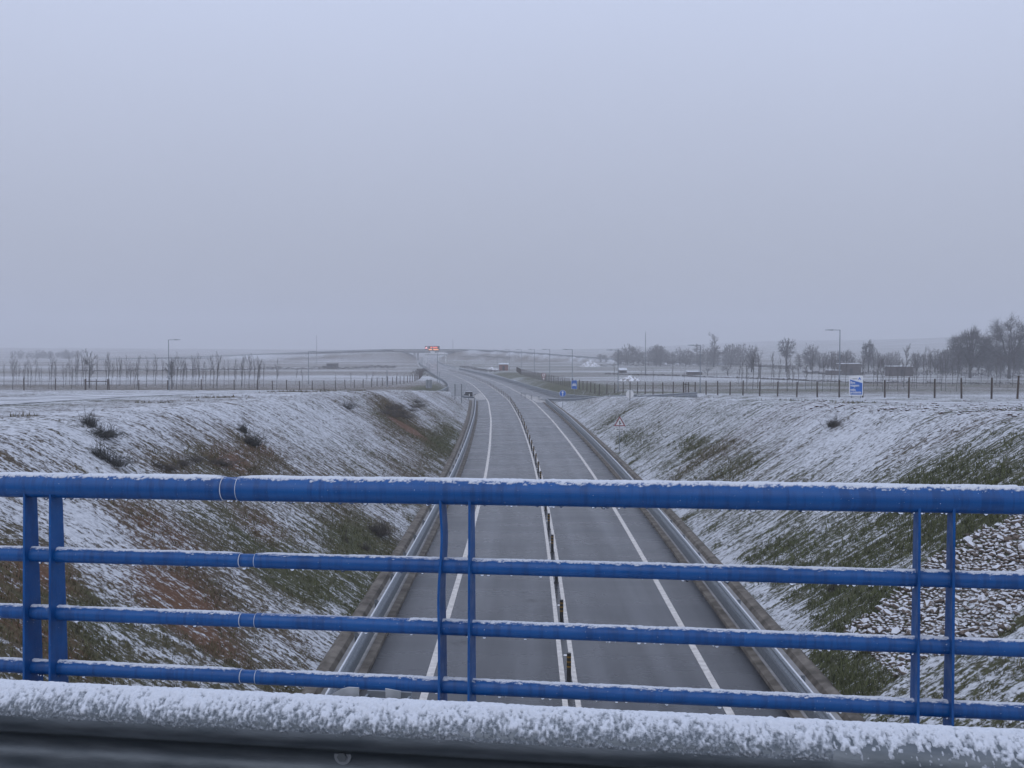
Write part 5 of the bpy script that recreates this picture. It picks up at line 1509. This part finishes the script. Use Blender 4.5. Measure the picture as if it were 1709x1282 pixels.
# back of a round sign
p = hit(1051.3, 668.2); hz = zpix(658, p.y) - p.z
root = thing('sign_back', 'pale back of a round sign on a dark post beside the ramp', 'road sign', p)
mb = MB(); mb.prism(circle(0.45), Vector((0, 0.05, hz)), UX, UY, 0.012); mb.build('plate', M['white'], root)
pole(root, hz + 0.42, 0.04, mat='galv_dark', y=-0.02)
# slatted back of a direction board at the left nose
p = hit(764, 669.5); ztop = zpix(641, p.y) - p.z
kx = p.y / F0
root = thing('direction_board', 'rear of a grey slatted direction board on two dark posts near the black barrier end', 'road sign', p)
for x in (-4.6, 6.3):
    pole(root, ztop + .05, 0.055, x * kx, mat='galv_dark')
zb = zpix(661, p.y) - p.z; nsl = 11
for i in range(nsl):
    z0 = zb + (ztop - zb) * i / nsl; z1 = zb + (ztop - zb) * (i + 0.88) / nsl
    xr = 13.5 - 3.0 * (i < 4); xl = -11.5
    mb = MB(); mb.box(xl * kx, xr * kx, 0.06, 0.085, z0, z1); sl_ = mb.build('slat', M['signback'], root)
    mb = MB(); mb.box(xl * kx, xr * kx, 0.045, 0.06, z1 - 0.06, z1 + 0.008); mb.build('slat_rim', M['frost'], sl_)
# light narrow board behind the ramp barrier
p = hit(716, 652); ztop = zpix(634, p.y) - p.z; kx = p.y / F0
root = thing('narrow_board', 'tall pale sign board with two posts on the ramp verge behind the curved barrier', 'road sign', p)
for x in (-2.6, 3.2): pole(root, ztop + .1, 0.05, x * kx, mat='galv_dark')
mb = MB(); mb.box(-5.5 * kx, 5.0 * kx, 0.06, 0.09, zpix(648, p.y) - p.z, ztop); mb.build('panel', M['signback'], root)
# plain steel poles in the ramp mouth
for (px, py, top, lab) in [(733.6, 639, 620, 'short dark steel pole on the ramp verge beside the tall grey pole'), (730, 638, 590, 'tall grey pole on the ramp verge under the message board'), (717, 624, 608, 'slim pole by the far bend of the ramp barrier'),
                           (704.5, 622, 597, 'slim pole where the fence bends behind the ramp'), (646, 646, 618, 'slim pole standing in the fence corner')]:
    p = hit(px, py); root = thing('steel_pole', lab, 'pole', p)
    h = zpix(top, p.y) - p.z
    mb = MB(); mb.tube([(0, 0, -.2), (0, 0, h)], [0.075, 0.06], 8); mb.build('shaft', M['galv'], root)
    mb = MB(); mb.tube([(0, 0, -.05), (0, 0, .06)], 0.14, 8); mb.build('foot', M['galv'], root)

# big blue greeting board
p = at(1428.5, 101); zt = zpix(627, p.y) - p.z; zb = zpix(660.3, p.y) - p.z; kx = p.y / F0
root = thing('greeting_board', 'large white-framed blue board reading Boa viagem seja prudente beside the tall lamp', 'road sign', p)
for x in (-7, 8): pole(root, zt - .1, 0.05, x * kx)
wd = 11.6 * kx
layer(root, 'plate', [(-wd, zb - zt), (wd, zb - zt), (wd, 0), (-wd, -0.06)], zt, 0, 'white')
iw = 10.2 * kx; hh = zt - zb
layer(root, 'blue_field', [(-iw, -hh * .95), (iw, -hh * .95), (iw, -hh * .37), (-iw, -hh * .19)], zt, 1, 'signblue')
layer(root, 'emblem', [(iw - .42, -hh * .21), (iw - .26, -hh * .07), (iw - .10, -hh * .21), (iw - .19, -hh * .21), (iw - .26, -hh * .155), (iw - .33, -hh * .21)], zt, 1, 'signblue')
layer(root, 'emblem_rule', [(iw - .95, -hh * .175), (iw - .48, -hh * .175), (iw - .48, -hh * .145), (iw - .95, -hh * .145)], zt, 1, 'galv_dark')
def text_mesh(txt, size, mat):
    cu = bpy.data.curves.new('lettering', 'FONT'); cu.body = txt; cu.size = size; cu.extrude = 0.004; cu.offset = size * 0.018
    to = bpy.data.objects.new('lettering_tmp', cu); col.objects.link(to)
    bpy.context.view_layer.update()
    me = bpy.data.meshes.new_from_object(to.evaluated_get(bpy.context.evaluated_depsgraph_get()))
    bpy.data.objects.remove(to); bpy.data.curves.remove(cu)
    me.materials.clear(); me.materials.append(mat)
    return me
for (txt, f_, wpx) in [('Boa', .40, 7.6), ('viagem', .545, 14.6), ('seja', .75, 8.6), ('prudente', .89, 18.0)]:
    me = text_mesh(txt, 0.50, M['white'])
    xs_ = [v.co.x for v in me.vertices]; tw_ = max(xs_) - min(xs_)
    o = link('lettering', me, root, (-iw + 0.5 * kx, -0.05 - 0.040, zt - hh * f_), (R(90), 0, 0))
    o.scale = (wpx * kx / tw_, 5.6 * kx / 0.50 * 1.05, 1)
    o['label'] = 'white letters reading ' + txt

# ------------------------------------------------------------------ message board gantry and far bridge
GY = 650.0
gx0, gx1 = at(711, GY, 0).x, at(744, GY, 0).x
root = thing('message_gantry', 'white gantry over the road carrying a lit red and orange message board', 'gantry', ((gx0 + gx1) / 2, GY, 0))
ox = (gx0 + gx1) / 2
kx = GY / F0
for x in (gx0 - ox, gx1 - ox):
    for yy in (-0.6, 0.6):
        mb = MB(); mb.box(x - .22, x + .22, yy - .16, yy + .16, -.3, zpix(590, GY)); mb.build('leg', M['white'], root)
zlo, zhi = zpix(591.8, GY), zpix(586.2, GY)
mb = MB(); mb.box(gx0 - ox - .5, gx1 - ox + .5, -.8, .8, zlo - .35, zlo); mb.build('walkway', M['galv_dark'], root)
mb = MB()
for yy in (-.8, .8):
    for z in (zlo + .1, (zlo + zhi) / 2, zhi): mb.box(gx0 - ox, gx1 - ox, yy - .06, yy + .06, z - .07, z + .07)
mb.build('rails', M['white'], root)
n = 9
for i in range(n + 1):
    x = (gx0 - ox) + (gx1 - gx0) * i / n
    mb = MB(); mb.box(x - .07, x + .07, -.95, -.83, zlo, zhi); mb.build('upright', M['white'], root)
mb = MB(); mb.box(-3.2, -0.6, -1.08, -.98, zlo + .1, zhi - .15); mb.build('panel', M['white'], root)
mb = MB(); mb.box(1.3, 5.6, -1.08, -.98, zlo + .1, zlo + 1.4); mb.build('panel', M['white'], root)
bx0, bx1 = at(715.0, GY, 0).x - ox, at(734.0, GY, 0).x - ox
zb0, zb1 = zpix(585.4, GY), zpix(577.8, GY)
mb = MB(); mb.box(bx0, bx1, -1.3, -.5, zb0, zb1); case_ = mb.build('display_case', M['black'], root)
mb = MB(); mb.box(bx0, bx1, -1.3, -.5, zb1 + .01, zb1 + .16); mb.build('snow', M['frost'], root)
mb = MB(); mb.box(bx0 + .2, bx0 + .5, -.5, .5, zhi, zb0 + .4); mb.box(bx1 - .5, bx1 - .2, -.5, .5, zhi, zb0 + .4); mb.build('bracket', M['galv'], root)
tx0, tx1 = at(709.4, GY, 0).x - ox, at(714.0, GY, 0).x - ox
mb = MB(); mb.box(tx0, tx1, -1.3, -.7, zpix(583.2, GY), zb1); scase = mb.build('symbol_case', M['black'], root)
zc = (zpix(583.2, GY) + zb1) / 2; xc = (tx0 + tx1) / 2
mb = MB(); mb.prism([(-.68, -.55), (.68, -.55), (0, .72)], Vector((xc, -1.32, zc)), UX, UY, 0.02); mb.build('lit_triangle', M['led_red'], scase)
mb = MB(); mb.prism([(-.46, -.38), (.46, -.38), (0, .42)], Vector((xc, -1.35, zc)), UX, UY, 0.02); mb.build('lit_triangle_core', M['led_white'], scase)
def led_row(x0, x1, zc_, hh_, mat, gaps):
    x = x0
    while x < x1 - 0.3:
        w_ = 0.30
        if not any(a < x < b for a, b in gaps):
            mb = MB(); mb.box(x, x + w_, -1.335, -1.31, zc_ - hh_, zc_ + hh_); mb.build('led_character', M[mat], case_)
        x += 0.40
wv = bx1 - bx0
led_row(bx0 + wv * .20, bx0 + wv * .84, zb0 + (zb1 - zb0) * .72, 0.36, 'led_red', [(bx0 + wv * .33, bx0 + wv * .42)])
led_row(bx0 + wv * .06, bx0 + wv * .92, zb0 + (zb1 - zb0) * .27, 0.36, 'led_orange', [(bx0 + wv * .33, bx0 + wv * .43)])

BY = 800.0
xa, xb = at(658, BY, 0).x, at(771, BY, 0).x
root = thing('far_overpass', 'grey concrete overpass crossing the road in the haze behind the message board', 'bridge', ((xa + xb) / 2, BY, 0))
ox = (xa + xb) / 2; hw = (xb - xa) / 2
zt_, zbm = zpix(584.6, BY), zpix(588.2, BY)
mb = MB(); mb.box(-hw, hw, -5, 5, zt_ - .75, zt_ - 0.02); mb.build('deck', M['concrete'], root)
mb = MB(); mb.box(-hw + 6, hw - 6, -3.5, 3.5, zbm - .3, zt_ - .751); mb.build('girder', M['galv_dark'], root)
for yy in (-5, 4.8):
    mb = MB(); mb.box(-hw - 8, hw + 6, yy, yy + .2, zt_, zt_ + .85); mb.build('parapet', M['galv_dark'], root)
for px in (692, 697.5, 748.5):
    x = at(px, BY, 0).x - ox
    for yy in (-2.6, 1.8):
        mb = MB(); mb.tube([(x, yy + .4, -.3), (x, yy + .4, zbm - .3)], 0.55, 10); mb.build('pier', M['concrete'], root)
# roads up to that bridge
for P, nm in ((PER, 'approach_road'), (PEL, 'approach_road')):
    path_ribbon(nm, [q for q in P], -3.6, 3.6, 0.05, M['asphalt_snowy'], 'structure')
def emb_barrier(P, off, label):
    pts = []
    for i, q in enumerate(P):
        d = P[min(i + 1, len(P) - 1)] - P[max(i - 1, 0)]; d = d[:2] / np.linalg.norm(d[:2])
        pts.append((q[0] + d[1] * off, q[1] - d[0] * off, q[2] + 0.05))
    barrier(pts, -1 if off > 0 else 1, label, skirt=True, spacing=8.0)
emb_barrier(PER, 4.2, 'hazy steel barrier along the far approach road above the red shed')
emb_barrier(PEL, -4.2, 'hazy steel barrier along the far approach road above the sapling field')

# ------------------------------------------------------------------ sheds and far buildings
def shed(name, label, px0, px1, py_base, py_top, wall, depth, roof='frost', door=True, slope=0.0, win=0):
    p = hit((px0 + px1) / 2, py_base); kx = p.y / F0
    w_ = (px1 - px0) * kx / 2; h = zpix(py_top, p.y) - p.z
    root = thing(name, label, 'shed', p)
    mb = MB(); mb.add([(-w_, 0, -.3), (w_, 0, -.3), (w_, depth, -.3), (-w_, depth, -.3), (-w_, 0, h), (w_, 0, h), (w_, depth, h + slope), (-w_, depth, h + slope)],
                      [(0, 3, 2, 1), (4, 5, 6, 7), (0, 1, 5, 4), (1, 2, 6, 5), (2, 3, 7, 6), (3, 0, 4, 7)])
    wl_ = mb.build('wall', M[wall], root)
    e_ = 0.2
    mb = MB(); mb.add([(-w_ - e_, -e_, h + .01), (w_ + e_, -e_, h + .01), (w_ + e_, depth + e_, h + slope + .03), (-w_ - e_, depth + e_, h + slope + .03), (-w_ - e_, -e_, h + .16), (w_ + e_, -e_, h + .16), (w_ + e_, depth + e_, h + slope + .2), (-w_ - e_, depth + e_, h + slope + .2)],
                      [(0, 3, 2, 1), (4, 5, 6, 7), (0, 1, 5, 4), (1, 2, 6, 5), (2, 3, 7, 6), (3, 0, 4, 7)])
    mb.build('roof', M[roof], root)
    if door:
        mb = MB(); mb.box(-.45, .45, -.03, -.005, 0, min(2.0, h * .75)); mb.build('door', M['dark_opening'], wl_)
    for i in range(win):
        x = -w_ + (i + .5) * 2 * w_ / win + .2
        mb = MB(); mb.box(x - .3, x + .3, -.03, -.005, h * .5, h * .8); mb.build('window', M['dark_opening'], wl_)
    return root
shed('flat_roofed_shed', 'dark flat-roofed shed behind the lamp by the greeting board', 1404, 1437, 626, 607.5, 'shed', 5)
shed('low_annex', 'low dark lean-to joined to the flat-roofed shed near the lamp', 1384, 1403, 626.5, 618.5, 'shed', 4, door=False)
shed('flat_roofed_shed', 'dark flat-roofed shed in front of the bare wood, past the greeting board', 1487, 1524, 628, 612, 'shed', 5)
shed('red_shed', 'small red-brown shed with a snowy roof by the lamp row', 833, 848, 618.5, 608.5, 'brick', 3.4, slope=.3)
shed('low_hut', 'long low hut with a snowy roof between two fruit trees and the gate', 1148, 1172, 626, 621, 'shed', 3, slope=.2)
shed('small_hut', 'small dark hut with snow heaped on its roof in the open field', 1034, 1046, 622.5, 618.2, 'shed', 3, slope=.6)
shed('pale_block', 'low pale wall block below the far embankment, next to the gantry', 757, 775, 606.5, 602.6, 'palewall', 4, door=False)
shed('pale_block', 'second low pale wall block nearer the red shed', 788, 808, 611, 606.8, 'palewall', 5, door=False)
shed('stone_barn', 'grey flat barn with lower wing far across the sapling field', 545, 561, 615.5, 607.5, 'heather', 6, roof='heather', win=2)
shed('barn_wing', 'low wing against the grey flat barn', 538, 544.8, 615.5, 611.5, 'heather', 5, roof='heather', door=False)
shed('pale_roofed_shed', 'thin pale-roofed shed in front of the far hazy wood', 1115, 1129, 607, 601.8, 'shed', 4)
# snowy heaps
def heap(name, label, px, py, w, h, seed, mat):
    p = hit(px, py); n = 22
    g = np.linspace(-1, 1, n); A, B = np.meshgrid(g, g, indexing='ij')
    rr = np.hypot(A, B)
    Z = h * np.clip(1 - rr, 0, 1) ** 0.8 * (0.6 + 0.8 * fbm(A * 2.5 + seed, B * 2.5, seed, 4)) - 0.1
    V = np.stack([A * w / 2, B * w / 2.4, Z], -1).reshape(-1, 3)
    o = link(name, mesh_np(name, V, grid_faces(n, n), M[mat], True), None, p); tag(o, label, 'heap')
M['heapmat'] = simple('snowy_spoil', (0.16, 0.14, 0.12), (0.72, 0.73, 0.76), 1.6, 0.9, bump=0.1, bscale=3, p0=0.42, p1=0.55)
heap('earth_heap', 'snow-covered earth heap just behind the ramp fence', 1052, 636, 6.5, 1.6, 1, 'heapmat')
heap('earth_heap', 'far dark-sided heap near the foot of the approach road', 985, 612, 11, 3.0, 2, 'heapmat')
heap('earth_heap', 'snowy rubble heap beside the red shed', 822, 618, 6, 1.6, 3, 'heapmat')

# ------------------------------------------------------------------ haze: one even box of pale air round everything
hz_mb = MB(); hz_mb.box(-3300, 3300, -400, 3400, -3.0, 110.0)
hm = bpy.data.materials.new('pale_air'); hm.use_nodes = True
hn, hl = hm.node_tree.nodes, hm.node_tree.links
hn.clear()
ho = hn.new('ShaderNodeOutputMaterial'); hv = hn.new('ShaderNodeVolumePrincipled')
hv.inputs['Color'].default_value = (0.88, 0.89, 0.92, 1)
hv.inputs['Density'].default_value = 0.00080
hl.new(hv.outputs[0], ho.inputs['Volume'])
haze = tag(hz_mb.build('haze', hm), kind='stuff')
